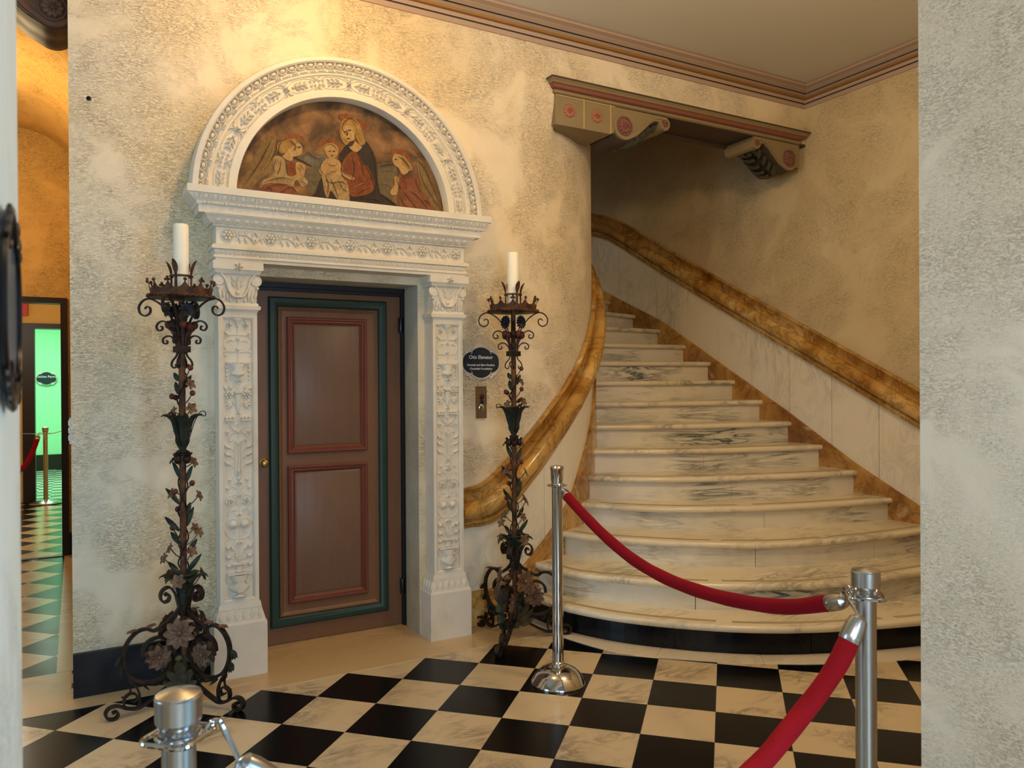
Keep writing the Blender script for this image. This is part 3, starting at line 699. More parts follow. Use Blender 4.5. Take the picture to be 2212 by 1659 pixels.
def relief_panel(R, w):
    """candelabra relief of the pilasters; a scaled by half width w, heights in metres"""
    Y0 = lambda y: 1.80-(y-665)*.002222
    T = .0032
    def t(pts, r=T, **k): R.tube([(a*w, Y0(y)) for a, y in pts], r, **k)
    def c(pts, n=5): return [tuple(p[:2]) for p in crom([(a, b, 0) for a, b in pts], n)]
    def D(a, y, r, h=.007, k=1): R.dome(a*w, Y0(y), r, r*k, h)
    t([(0,668),(0,1225)], .0025, taper=False)
    # fruit bowl on top
    R.bar(-.58*w, .58*w, Y0(677), Y0(674), .012)
    for a in (-.42,-.14,.14,.42): D(a, 671, .010, .011)
    R.vase(0, [(.038, Y0(678)), (.026, Y0(682)), (.010, Y0(687)), (.006, Y0(694))], .012)
    D(0, 696, .008)
    for s in (-1, 1):
        R.flower(s*.58*w, Y0(694), .015, .009); R.leaf(s*.6*w, Y0(688), pi/2+s*.5, .022, .005, .006)
        t(c([(s*.85,700),(s*.78,710),(s*.95,727),(s*.93,742),(s*.72,751)]), .0034)
        t(c([(0,716),(s*.4,716),(s*.72,718),(s*.92,727)]), .0034); t(c([(s*.25,731),(s*.5,727),(s*.75,733)]), .0034)
        R.leaf(s*.62*w, Y0(716), pi/2-s*.9+ (0 if s > 0 else 0), .026, .007, .008)
        t(c([(0,756),(s*.4,753),(s*.8,753),(s*.95,757),(s*.85,763),(s*.7,761)]), .0032)
        # garland drops beside the vase
        for k, y in enumerate((787,796,806,815)): D(s*.78, y, .0075-.0007*k, .007, 1.2)
        t([(s*.78,782),(s*.78,818)], .0018)
        # roses and leaves
        R.flower(s*.64*w, Y0(849), .022, .011, 6); R.leaf(s*.45*w, Y0(838), pi/2-s*.3, .03, .010, .009); R.leaf(s*.75*w, Y0(838), pi/2-s*.8, .024, .008, .008)
        for q in (-.6, .1, .8): R.leaf(s*.42*w, Y0(868), (0 if s > 0 else pi)-s*q*.9-s*.2, .034, .010, .009)
        t(c([(s*.1,880),(s*.3,868),(s*.4,862)]), .003)
        # two small bowls on curving arms
        R.bar((s*.55-.38)*w, (s*.55+.38)*w, Y0(906), Y0(903), .012)
        for q in (-.24, 0, .24): D(s*.55+q, 900, .009, .010)
        t(c([(s*.58,908),(s*.52,917),(s*.3,926),(0,931)]), .0055)
        t(c([(0,936),(s*.35,933),(s*.6,941),(s*.62,950),(s*.5,951)]), .0042)
        D(s*.55, 951, .007); R.leaf(s*.7*w, Y0(938), pi/2-s*.5, .024, .007, .008); R.bar((s*.72-.14)*w, (s*.72+.14)*w, Y0(931), Y0(929), .008)
        # tall lyre with acanthus leaves
        t(c([(s*.35,948),(s*.22,965),(s*.2,990),(s*.22,1015),(s*.15,1029),(0,1032)]), .005)
        for y in (967, 984, 1004): t(c([(s*.22,y+8),(s*.48,y+2),(s*.62,y-4)]), .003); R.leaf(s*.52*w, Y0(y), (0.25 if s > 0 else pi-.25), .034, .010, .009, bend=s*.5)
        # sprigs
        t(c([(s*.06,1062),(s*.35,1054),(s*.62,1050)]), .0024); D(s*.62, 1038, .008); D(s*.75, 1056, .009); t(c([(s*.55,1052),(s*.62,1044),(s*.62,1038)]), .002); t([(s*.55,1052),(s*.75,1056)], .002)
        # rosettes in rings
        R.ring(s*.55*w, Y0(1084), .026, .0028); R.flower(s*.55*w, Y0(1085), .019, .010, 5)
        t(c([(s*.08,1098),(s*.2,1080),(s*.15,1072),(s*.4,1071)]), .0034)
        t(c([(s*.75,1097),(s*.6,1103),(s*.75,1108),(s*.85,1112)]), .0026); R.leaf(s*.8*w, Y0(1118), pi/2+s*.3, .020, .006, .007); D(s*.35, 1106, .006)
        # pomegranates in the double ring
        R.ring(s*.42*w, Y0(1136), .0265, .003); R.dome(s*.40*w, Y0(1137), .021, .021, .014)
        t(c([(s*.75,1125),(s*.98,1140),(s*.85,1158),(s*.45,1169),(0,1170)]), .003)
        t(c([(s*.2,1146),(s*.4,1156),(s*.3,1160)]), .0026)
        t(c([(s*.3,1168),(s*.75,1168),(s*.85,1176)]), .0026)
        # fruit sprays
        for a, y, r in ((.75,1187,.013),(.72,1208,.014),(.75,1228,.011)):
            D(s*a, y, r, .012); t(c([(s*.05,1222),(s*.3,y+8),(s*a,y)]), .003)
        R.leaf(s*.4*w, Y0(1196), pi/2-s*.4, .026, .007, .008)
        # handles of the basket
        t(c([(s*.8,1248),(s*.92,1254),(s*.85,1264),(s*.7,1268)]), .0034)
    # central vase
    R.bar(-.82*w, .82*w, Y0(780), Y0(776), .012)
    for k in range(9): D(-.76+k*.19, 778, .006, .015)
    R.vase(0, [(.044, Y0(780)), (.034, Y0(786)), (.026, Y0(794)), (.036, Y0(799)), (.034, Y0(804)), (.014, Y0(808)), (.005, Y0(811))], .020)
    for s in (-1, 0, 1): R.leaf(0, Y0(812), -pi/2+s*.7, .026, .007, .009)
    D(0, 722, .008); R.leaf(0, Y0(722), -pi/2+.6, .018, .006, .007); R.leaf(0, Y0(722), -pi/2-.6, .018, .006, .007); D(0, 748, .010, .012)
    R.vase(0, [(.026, Y0(848)), (.017, Y0(852)), (.013, Y0(864)), (.011, Y0(880)), (.007, Y0(884))], .011)
    for q in (-.9, -.3, .3, .9): R.leaf(0, Y0(848), pi/2+q, .026, .008, .010)
    R.leaf(0, Y0(886), -pi/2+.7, .020, .006, .008); R.leaf(0, Y0(886), -pi/2-.7, .020, .006, .008); D(0, 915, .006); D(0, 932, .007)
    for q in (-.5, .5): R.leaf(0, Y0(962), pi/2+q, .03, .006, .007)
    R.dome(0, Y0(1020), .006, .016, .012); D(0, 1036, .010, .012); R.leaf(0, Y0(1040), -pi/2+.8, .026, .007, .009); R.leaf(0, Y0(1040), -pi/2-.8, .026, .007, .009); R.leaf(0, Y0(1040), -pi/2, .024, .006, .009)
    for q in (-.3, 0, .3): R.leaf(0, Y0(1078), pi/2+q, .03, .005, .007)
    R.leaf(0, Y0(1113), -pi/2+.9, .018, .006, .008); R.leaf(0, Y0(1113), -pi/2-.9, .018, .006, .008)
    for q in (-.9, 0, .9): R.leaf(0, Y0(1174), -pi/2+q, .024, .007, .009)
    for q in (-.5, 0, .5): R.leaf(0, Y0(1220), pi/2+q, .05, .006, .007)
    # basket at the foot
    R.bar(-.45*w, .45*w, Y0(1228), Y0(1224), .010)
    for k in range(5): D(-.4+k*.2, 1226, .007, .013)
    R.vase(0, [(.026, Y0(1229)), (.014, Y0(1236)), (.02, Y0(1243))], .010)
    R.bar(-.85*w, .85*w, Y0(1249), Y0(1244), .013)
    R.vase(0, [(.050, Y0(1249)), (.040, Y0(1256)), (.034, Y0(1264)), (.040, Y0(1271)), (.050, Y0(1275)), (.048, Y0(1281)), (.030, Y0(1287)), (.012, Y0(1291)), (.018, Y0(1294)), (.036, Y0(1297))], .022)
    for k in range(7): R.tube([((-.5+k/6)*.062, Y0(1250)), ((-.5+k/6)*.05, Y0(1262)), ((-.5+k/6)*.072, Y0(1276))], .0028, h=.024)
    R.bar(-.92*w, .92*w, Y0(1304), Y0(1301), .006)
    for k in range(4): R.bar((-.8+k*.45)*w, (-.8+k*.45+.25)*w, Y0(1308), Y0(1304), .004)
for sx in (-1, 1):
    px = PX+sx*.568
    pil = put(MB(), 'pilaster', M['stone'])
    def add(b, name): return put(b, name, M['stone'], pil)
    # plinth with chamfered cap and leaf moulding
    b = MB()
    def frust(b, z0, h0, d0, z1, h1, d1):
        b.grid([[(px-h, WYP, z), (px-h, d, z), (px+h, d, z), (px+h, WYP, z)] for z, h, d in ((z0,h0,d0),(z1,h1,d1))], closeu=True, caps=True)
    frust(b, 0, .126, 3.955, .262, .126, 3.955); frust(b, .262, .126, 3.955, .275, .119, 3.962); frust(b, .275, .119, 3.962, .335, .102, 3.974)
    frust(b, .335, .103, 3.972, .362, .098, 3.977); add(b, 'plinth')
    R = Relief(lambda a, bb, c: (px+a, 3.962-.012*0-c+.012*(bb-.275)/.06, bb))
    for k in range(6):
        a = -.092+k*.0368
        R.leaf(a, .283, pi/2-.35, .046, .008, .006, .9); R.leaf(a, .283, pi/2+.35, .046, .008, .006, -.9)
    sgn = 1 if sx > 0 else -1
    R2 = Relief(lambda a, bb, c: (px-.119-c+.017*(bb-.275)/.06, 4.03+a, bb))
    for k in range(4): R2.leaf(-.05+k*.034, .283, pi/2-.35, .046, .008, .006, .9); R2.leaf(-.05+k*.034, .283, pi/2+.35, .046, .008, .006, -.9)
    R.m.add(R2.m.v, R2.m.f); add(R.m, 'leaf_moulding')
    # shaft with sunk panel
    b = MB(); hw, f = .092, 3.98; z0, z1 = .362, 1.80
    pa, pz0, pz1, dp = .068, .385, 1.765, .014
    b.grid([[(px-hw, WYP, z), (px-hw, f, z)] for z in (z0, z1)]); b.grid([[(px+hw, f, z), (px+hw, WYP, z)] for z in (z0, z1)])
    o = [(px-hw,z0),(px+hw,z0),(px+hw,z1),(px-hw,z1)]; i1 = [(px-pa-.008,pz0-.008),(px+pa+.008,pz0-.008),(px+pa+.008,pz1+.008),(px-pa-.008,pz1+.008)]; i2 = [(px-pa,pz0),(px+pa,pz0),(px+pa,pz1),(px-pa,pz1)]
    vs = [(x,f,z) for x,z in o]+[(x,f,z) for x,z in i1]+[(x,f+.006,z) for x,z in i2]+[(x,f+dp,z) for x,z in i2]
    b.add(vs, [[k+4*l, (k+1) % 4+4*l, (k+1) % 4+4*l+4, k+4*l+4] for l in range(3) for k in range(4)]+[[12,13,14,15]])
    add(b, 'shaft')
    R = Relief(lambda a, bb, c: (px+a, f+dp-c*1.5, bb)); relief_panel(R, .068); add(R.m, 'relief_carving')
    # capital
    b = MB(); frust(b, 1.80, .094, 3.978, 1.812, .100, 3.972); frust(b, 1.812, .106, 3.966, 1.83, .108, 3.964); frust(b, 1.83, .100, 3.972, 1.845, .096, 3.976)
    frust(b, 1.845, .090, 3.98, 1.99, .094, 3.975); frust(b, 1.985, .104, 3.962, 2.005, .112, 3.952); frust(b, 2.005, .118, 3.948, 2.045, .118, 3.948)
    cp = add(b, 'capital')
    R = Relief(lambda a, bb, c: (px+a, 3.978-c*1.3, bb))
    for s in (-1, 1):
        R.tube([tuple(p[:2]) for p in crom([(0,1.872,0),(s*.025,1.878,0),(s*.045,1.91,0),(s*.058,1.955,0),(s*.08,1.985,0)], 6)], .008, h=.014, taper=False)
        R.scroll(s*.085, 1.955, .030, pi/2, -s*1.6, .007); R.dome(s*.085, 1.955, .028, .028, .008); R.dome(s*.092, 1.918, .010, .010, .014)
        for k in range(3): R.leaf(s*(.05+.014*k), 1.852, pi/2-s*.1*k, .05+.012*k, .008, .008); 
        R.leaf(s*.012, 1.92, pi/2-s*.5, .035, .008, .008); R.leaf(s*.012, 1.945, pi/2-s*.6, .035, .008, .008)
    R.leaf(0, 1.905, pi/2, .07, .008, .009); R.dome(0, 1.895, .012, .012, .010); R.flower(0, 2.018, .024, .036, 5)
    for k in range(5): R.dome(-.07+k*.035, 1.856, .008, .012, .006)
    add(R.m, 'volute_carving')
# entablature: stacked mouldings returned at both ends
def mould(name, steps, par=portal):
    """steps: (half width, front y, z)"""
    b = MB(); b.grid([[(PX-h, WYP, z), (PX-h, y, z), (PX+h, y, z), (PX+h, WYP, z)] for h, y, z in steps], closeu=True, caps=True)
    return put(b, name, M['stone'], par)
ent = put(MB(), 'entablature', M['stone'])
mould('architrave', [(.672,3.968,2.045),(.672,3.968,2.060),(.680,3.960,2.062),(.680,3.960,2.074),(.672,3.966,2.077),(.678,3.962,2.100),(.690,3.952,2.104),(.690,3.952,2.120),(.680,3.964,2.126),(.672,3.972,2.130)], ent)
mould('frieze', [(.668,3.974,2.128),(.668,3.974,2.212)], ent)
mould('bed_moulding', [(.672,3.972,2.210),(.682,3.962,2.216),(.682,3.962,2.222),(.694,3.954,2.228),(.712,3.944,2.246),(.714,3.938,2.256),(.722,3.930,2.262),(.722,3.930,2.268)], ent)
mould('cornice', [(.752,3.925,2.267),(.752,3.925,2.300),(.760,3.920,2.304),(.764,3.916,2.312),(.764,3.916,2.318),(.774,3.912,2.322),(.796,3.900,2.345),(.806,3.896,2.352),(.806,3.890,2.354),(.806,3.890,2.388)], ent)
def entrel(y0, slope=0, zb=0): return Relief(lambda a, bb, c: (PX+a, y0-c*1.5+slope*(bb-zb), bb))
R = entrel(3.964)
for k in range(66):
    a = -.66+k*.0203; R.leaf(a-.008, 2.078, radians(52), .030, .006, .006)
put(R.m, 'rope_moulding', M['stone'], ent)
R = entrel(3.972)
T = lambda pts, r=.0032: R.tube([tuple(p[:2]) for p in crom([(a, b_, 0) for a, b_ in pts], 5)], r)
for j in range(7):
    a = -.615+j*.205
    R.flower(a, 2.172, .026, .010, 6); R.ring(a, 2.172, .030, .0028)
    if j < 6:
        m = a+.1025; w = .0
        T([(a+.034,2.172),(m-.02,2.182),(m+.02,2.162),(a+.171,2.172)], .0036)
        for s in (-1, 1):
            for q in (-.052, -.022, .012, .045): R.leaf(m+q, 2.172+.004*s, s*(.95 if q < .02 else 2.1), .030, .006, .007, bend=s*.4)
        T([(a+.036,2.145),(a+.048,2.172),(a+.036,2.198)])
        T([(a+.169,2.145),(a+.157,2.172),(a+.169,2.198)])
put(R.m, 'frieze_carving', M['stone'], ent)
def egg(R, a, b, w, h, d):
    R.dome(a, b, w*.34, h*.42, d, 0, 10, 3)
    R.tube([(a-w*.44, b+h*.5), (a-w*.46, b), (a-w*.25, b-h*.42), (a, b-h*.52), (a+w*.25, b-h*.42), (a+w*.46, b), (a+w*.44, b+h*.5)], w*.075, h=d*.7, taper=False)
R = Relief(lambda a, bb, c: (PX+a, 3.956-c-.35*(bb-2.232), bb))
for k in range(31): egg(R, -.66+k*.044, 2.240, .044, .030, .013)
R2 = Relief(lambda a, bb, c: (PX-.694-c-.35*(bb-2.232), 4.03+a, bb))
for k in range(3): egg(R2, -.055+k*.044, 2.240, .044, .030, .013)
R.m.add(R2.m.v, R2.m.f); put(R.m, 'egg_and_dart', M['stone'], ent)
R = entrel(3.917)
for k in range(19):
    a = -.72+k*.08; R.dome(a-.008, 2.311, .007, .0085, .008, 0, 8, 2); R.dome(a+.008, 2.311, .007, .0085, .008, 0, 8, 2); R.dome(a+.040, 2.311, .022, .005, .006, 0, 8, 2)
put(R.m, 'bead_moulding', M['stone'], ent)
R = Relief(lambda a, bb, c: (PX+a, 3.911-c-.55*(bb-2.322), bb))
for k in range(37):
    a = -.765+k*.0425; R.leaf(a, 2.324, pi/2, .026, .012, .005); R.leaf(a+.021, 2.324, pi/2, .020, .006, .004); R.dome(a+.0105, 2.345, .004, .004, .004, 0, 6, 2)
put(R.m, 'cyma_leaf_carving', M['stone'], ent)
# arch
ZC = 2.372
arch = put(MB(), 'arch', M['stone'])
ap = [(.782,WYP),(.782,3.965),(.776,3.952),(.756,3.948),(.750,3.955),(.749,3.975),(.723,3.982),(.720,3.980),(.714,3.968),(.702,3.966),(.698,3.972),(.690,3.970),(.683,3.980),(.617,3.980),(.611,3.968),(.602,3.966),(.574,3.964),(.571,3.972),(.571,4.06)]
def pol(r, t, y): return (PX+r*cos(t), y, ZC+r*sin(t))
b = MB(); b.grid([[pol(r, radians(t), y) for r, y in ap] for t in [i*2.5 for i in range(73)]]); put(b, 'archivolt', M['stone'], arch)
def archrel(r0, y0, sl=0):
    return Relief(lambda a, bb, c: pol(r0+bb, pi/2-a/r0, y0-c*1.7-sl*bb))
R = archrel(.736, 3.978, .2); n = 45
for k in range(n): egg(R, (-n/2+.5+k)*pi*.736/n, 0, pi*.736/n, .029, .015)
put(R.m, 'egg_and_dart', M['stone'], arch)
R = archrel(.708, 3.968); n = 23
for k in range(n):
    a = (-n/2+.5+k)*pi*.708/n; L = pi*.708/n
    for q in (-.011, 0, .011): R.dome(a+q, 0, .0045, .0075, .008, 0, 8, 2)
    R.dome(a+L/2, 0, L*.30, .0045, .006, 0, 10, 2)
put(R.m, 'bead_and_reel', M['stone'], arch)
R = archrel(.650, 3.981); n = 12; L = pi*.650/n
for k in range(n):
    a0 = (-n/2+k)*L; ac = a0+L/2; d = 1 if k % 2 == 0 else -1
    # lobed cartouche line, stem, leaves, pair of curls
    for s in (-1, 1):
        R.tube([tuple(p[:2]) for p in crom([(a0+.008, s*.006, 0), (a0+.045, s*.028, 0), (ac+.02, s*.031, 0), (a0+L-.02, s*.020, 0), (a0+L-.004, s*.006, 0)], 5)], .0026, h=.004)
        for q, l in ((-.035, .026), (-.012, .028), (.014, .022)):
            R.leaf(ac+d*q, s*.004, (0 if d > 0 else pi)+d*s*.95, l, .0065, .010, bend=-d*s*.5)
        R.scroll(ac+d*.052, s*.012, .012, pi/2*s, d*1.3, .0035, 12); R.dome(ac+d*.052, s*.012, .005, .005, .010, 0, 8, 2)
        R.leaf(a0+d*0, s*.014, pi/2*s+.5, .026, .006, .008, .4); R.leaf(a0, s*.014, pi/2*s-.5, .026, .006, .008, -.4); R.dome(a0+.022, s*.032, .004, .004, .007, 0, 6, 2); R.dome(a0-.022, s*.032, .004, .004, .007, 0, 6, 2)
    R.dome(ac-d*.004, 0, .036, .0055, .012); R.dome(ac-d*.045, 0, .009, .007, .010)
    if k:
        (R.flower(a0, 0, .016, .016, 4, pi/4) if k % 2 == 0 else [R.dome(a0+q, s*.010, .006, .006, .012, 0, 8, 2) for q in (-.012, .012) for s in (-1, 1)])
put(R.m, 'floral_band', M['stone'], arch)
# ------------------------------------------------------------------ painted lunette
PAINT = {
'sky2':[(1.052,2.776),(1.125,2.804),(1.227,2.788),(1.221,2.729),(1.124,2.667),(1.051,2.636),(1.02,2.725)],
'mount':[(0.989,2.607),(1.03,2.633),(1.066,2.651),(1.098,2.638),(1.14,2.649),(1.14,2.596),(1.061,2.586)],
'lake':[(1.04,2.562),(1.124,2.584),(1.112,2.488),(1.07,2.441),(1.039,2.479)],
'lakeR':[(1.419,2.623),(1.523,2.653),(1.534,2.605),(1.505,2.535),(1.51,2.448),(1.441,2.484)],
'wingL':[(0.888,2.7),(0.895,2.635),(0.833,2.535),(0.759,2.415),(0.726,2.441),(0.765,2.546),(0.834,2.692),(0.864,2.706)],
'wingL2':[(0.873,2.601),(0.877,2.531),(0.818,2.488),(0.757,2.418),(0.793,2.485)],
'dressL':[(0.878,2.602),(0.928,2.599),(0.947,2.519),(0.988,2.525),(1.029,2.519),(1.05,2.491),(1.018,2.466),(0.988,2.499),(0.947,2.417),(0.817,2.407),(0.823,2.473),(0.872,2.51)],
'skirtL':[(0.827,2.454),(0.877,2.47),(0.947,2.468),(0.988,2.447),(0.967,2.404),(0.807,2.406)],
'bodL':[(0.948,2.581),(0.994,2.582),(0.988,2.525),(0.95,2.52)],
'haloL':[(0.923,2.695),(0.949,2.724),(0.995,2.737),(1.031,2.727),(1.033,2.711),(0.995,2.716),(0.949,2.704),(0.928,2.68)],
'hairL':[(0.898,2.676),(0.928,2.691),(0.949,2.699),(0.989,2.71),(1.015,2.693),(0.974,2.646),(0.928,2.629),(0.898,2.635)],
'faceL':[(0.979,2.678),(1.015,2.688),(1.022,2.653),(1.009,2.63),(0.979,2.616),(0.963,2.593),(0.923,2.608),(0.938,2.631)],
'handsL':[(0.989,2.586),(1.03,2.587),(1.035,2.551),(1.019,2.513),(0.993,2.525)],
'flute':[(0.979,2.611),(0.989,2.617),(1.063,2.586),(1.058,2.58)],
'robeC':[(1.267,2.725),(1.226,2.682),(1.209,2.637),(1.22,2.596),(1.123,2.531),(1.086,2.443),(1.054,2.408),(1.229,2.396),(1.452,2.415),(1.556,2.409),(1.487,2.462),(1.435,2.494),(1.42,2.655),(1.386,2.726),(1.353,2.754),(1.308,2.694)],
'dressC':[(1.286,2.69),(1.319,2.674),(1.346,2.624),(1.391,2.576),(1.41,2.513),(1.379,2.472),(1.301,2.447),(1.262,2.464),(1.225,2.555),(1.236,2.63)],
'sleeveC':[(1.352,2.625),(1.396,2.576),(1.41,2.513),(1.373,2.466),(1.295,2.451),(1.268,2.48),(1.334,2.515)],
'hairC':[(1.253,2.718),(1.224,2.756),(1.221,2.808),(1.238,2.853),(1.276,2.868),(1.32,2.851),(1.342,2.8),(1.358,2.744),(1.325,2.728),(1.297,2.762)],
'faceC':[(1.232,2.805),(1.254,2.824),(1.287,2.819),(1.298,2.783),(1.3,2.751),(1.325,2.728),(1.341,2.72),(1.308,2.688),(1.27,2.709),(1.283,2.738),(1.259,2.745),(1.237,2.768)],
'haloC1':[(1.211,2.87),(1.249,2.884),(1.295,2.879),(1.282,2.86),(1.249,2.858),(1.222,2.848)],
'haloC2':[(1.309,2.865),(1.342,2.865),(1.376,2.838),(1.373,2.819),(1.342,2.822),(1.323,2.84)],
'chHalo':[(1.109,2.712),(1.151,2.74),(1.199,2.731),(1.226,2.703),(1.237,2.668),(1.209,2.658),(1.204,2.7),(1.156,2.714),(1.119,2.688)],
'chHead':[(1.135,2.69),(1.162,2.715),(1.199,2.71),(1.21,2.68),(1.199,2.646),(1.172,2.632),(1.15,2.645)],
'chBody':[(1.145,2.628),(1.209,2.632),(1.231,2.598),(1.241,2.573),(1.296,2.548),(1.279,2.535),(1.219,2.554),(1.203,2.525),(1.123,2.542),(1.11,2.571)],
'chDrape':[(1.129,2.548),(1.209,2.558),(1.257,2.516),(1.268,2.454),(1.262,2.41),(1.208,2.42),(1.17,2.464),(1.154,2.425),(1.138,2.444),(1.128,2.5)],
'wingR':[(1.653,2.687),(1.677,2.701),(1.719,2.662),(1.773,2.568),(1.797,2.469),(1.809,2.408),(1.724,2.461),(1.676,2.556)],
'dressR':[(1.557,2.608),(1.598,2.586),(1.646,2.614),(1.676,2.578),(1.682,2.523),(1.724,2.483),(1.741,2.406),(1.663,2.404),(1.591,2.402),(1.539,2.446),(1.557,2.52),(1.54,2.562)],
'bodR':[(1.557,2.58),(1.592,2.574),(1.592,2.518),(1.563,2.526)],
'haloR':[(1.503,2.716),(1.523,2.735),(1.57,2.739),(1.611,2.715),(1.611,2.681),(1.582,2.699),(1.541,2.71),(1.512,2.701)],
'hairR':[(1.535,2.709),(1.582,2.699),(1.611,2.67),(1.629,2.639),(1.593,2.624),(1.558,2.663)],
'faceR':[(1.523,2.708),(1.558,2.702),(1.57,2.659),(1.605,2.625),(1.569,2.598),(1.546,2.634),(1.523,2.647),(1.511,2.673)],
'handsR':[(1.522,2.581),(1.546,2.579),(1.545,2.529),(1.533,2.484),(1.504,2.481),(1.499,2.502),(1.522,2.538)],
'eye1':[(1.243,2.788),(1.257,2.793),(1.254,2.787),(1.244,2.784)],
'eye2':[(1.262,2.799),(1.281,2.804),(1.278,2.798),(1.264,2.794)],
'mouth':[(1.256,2.754),(1.275,2.759),(1.27,2.752),(1.259,2.75)],
'nose':[(1.256,2.79),(1.26,2.791),(1.263,2.772),(1.255,2.769)],
'chinS':[(1.269,2.731),(1.3,2.751),(1.289,2.723),(1.27,2.712)],
'ceye':[(1.159,2.672),(1.169,2.676),(1.169,2.671),(1.16,2.668)],
'ceye2':[(1.18,2.675),(1.192,2.679),(1.191,2.674),(1.182,2.671)],
'cmouth':[(1.169,2.65),(1.185,2.653),(1.18,2.648),(1.172,2.647)],
'leye':[(0.999,2.67),(1.012,2.676),(1.011,2.67),(1.0,2.666)],
'reye':[(1.524,2.681),(1.538,2.682),(1.536,2.677),(1.525,2.675)],
}
STROKES = [
([(1.386,2.716),(1.414,2.644),(1.419,2.568),(1.435,2.494)],0.004,12),
([(1.352,2.625),(1.385,2.58),(1.407,2.513),(1.379,2.472),(1.306,2.447)],0.004,12),
([(1.28,2.668),(1.296,2.617),(1.29,2.563),(1.274,2.518)],0.003,12),
([(1.319,2.663),(1.341,2.612),(1.346,2.559)],0.003,12),
([(1.231,2.63),(1.225,2.576),(1.246,2.526)],0.003,12),
([(1.306,2.458),(1.34,2.483),(1.385,2.505)],0.003,12),
([(1.284,2.488),(1.323,2.514),(1.351,2.528)],0.003,10),
([(1.254,2.771),(1.232,2.805),(1.249,2.845),(1.282,2.863),(1.32,2.84)],0.003,12),
([(1.298,2.783),(1.308,2.758),(1.325,2.734)],0.003,12),
([(1.276,2.86),(1.303,2.832),(1.314,2.791),(1.336,2.746)],0.003,10),
([(1.22,2.649),(1.242,2.684),(1.264,2.719)],0.004,12),
([(1.139,2.544),(1.155,2.493),(1.149,2.44)],0.003,12),
([(1.166,2.531),(1.187,2.487),(1.208,2.431)],0.003,12),
([(1.208,2.526),(1.23,2.486),(1.257,2.463)],0.003,12),
([(1.134,2.517),(1.176,2.506),(1.225,2.518),(1.252,2.505)],0.003,12),
([(1.176,2.469),(1.219,2.485),(1.262,2.474)],0.003,11),
([(1.124,2.62),(1.113,2.572),(1.129,2.548)],0.003,12),
([(1.225,2.608),(1.236,2.572),(1.285,2.546)],0.003,12),
([(1.155,2.604),(1.171,2.595),(1.204,2.605)],0.002,12),
([(1.166,2.568),(1.182,2.565),(1.203,2.573)],0.002,12),
([(1.14,2.696),(1.162,2.71),(1.183,2.707),(1.204,2.689)],0.005,10),
([(0.888,2.593),(0.877,2.551),(0.882,2.516)],0.003,12),
([(0.913,2.586),(0.907,2.545),(0.892,2.512)],0.003,12),
([(0.938,2.58),(0.942,2.539),(0.947,2.514)],0.003,12),
([(0.827,2.464),(0.867,2.484),(0.927,2.501),(0.978,2.492)],0.003,12),
([(0.832,2.434),(0.882,2.46),(0.947,2.468)],0.003,12),
([(0.837,2.414),(0.847,2.441),(0.867,2.433),(0.862,2.412)],0.003,12),
([(0.906,2.417),(0.947,2.453),(0.988,2.458)],0.003,12),
([(0.967,2.471),(0.988,2.447),(0.998,2.438)],0.004,11),
([(1.008,2.501),(1.029,2.488),(1.039,2.479)],0.003,12),
([(0.893,2.696),(0.888,2.634),(0.858,2.579)],0.004,12),
([(0.869,2.692),(0.838,2.627),(0.789,2.529),(0.735,2.448)],0.003,12),
([(0.848,2.648),(0.819,2.584),(0.769,2.497)],0.003,12),
([(0.878,2.663),(0.863,2.6),(0.818,2.523),(0.764,2.431)],0.003,5),
([(0.918,2.689),(0.903,2.656),(0.903,2.626),(0.923,2.613)],0.004,12),
([(0.949,2.694),(0.969,2.692),(0.989,2.669),(0.974,2.646)],0.004,12),
([(0.989,2.705),(1.01,2.698),(1.02,2.673)],0.003,12),
([(0.999,2.583),(1.019,2.57),(1.029,2.55)],0.002,12),
([(0.994,2.566),(1.014,2.548)],0.002,12),
([(1.659,2.688),(1.701,2.649),(1.743,2.564),(1.785,2.467)],0.004,12),
([(1.664,2.655),(1.688,2.58),(1.736,2.507),(1.797,2.429)],0.003,12),
([(1.653,2.676),(1.664,2.622),(1.676,2.567)],0.003,5),
([(1.563,2.598),(1.593,2.585),(1.634,2.612)],0.006,8),
([(1.568,2.51),(1.604,2.47),(1.657,2.414)],0.003,12),
([(1.604,2.514),(1.657,2.487),(1.723,2.416)],0.003,12),
([(1.557,2.481),(1.568,2.444),(1.603,2.414)],0.003,12),
([(1.646,2.591),(1.652,2.553),(1.676,2.517)],0.003,12),
([(1.675,2.455),(1.705,2.47),(1.736,2.445)],0.003,12),
([(1.541,2.694),(1.57,2.687),(1.599,2.658),(1.611,2.637)],0.004,12),
([(1.534,2.583),(1.545,2.54),(1.563,2.52)],0.003,12),
([(1.123,2.489),(1.096,2.444),(1.07,2.415)],0.004,12),
([(1.441,2.479),(1.487,2.451),(1.539,2.419)],0.004,12),
([(1.339,2.44),(1.407,2.448),(1.452,2.431)],0.004,12),
([(1.279,2.433),(1.317,2.422),(1.384,2.424)],0.003,12),
([(1.02,2.622),(1.051,2.644),(1.071,2.634),(1.103,2.623),(1.134,2.632)],0.004,12),
([(1.04,2.552),(1.071,2.54),(1.113,2.551)],0.003,2),
([(1.05,2.512),(1.081,2.505),(1.107,2.514)],0.003,2),
([(1.442,2.604),(1.488,2.615),(1.522,2.609)],0.004,2),
([(1.441,2.528),(1.476,2.537),(1.504,2.524)],0.003,2),
([(1.431,2.624),(1.476,2.641),(1.523,2.647)],0.006,7),
]
lun = empty('lunette_painting', (PX, 4.03, ZC))
tag(lun, 'dark half-round painting of robed figures with halos set inside the carved arch', 'painting')
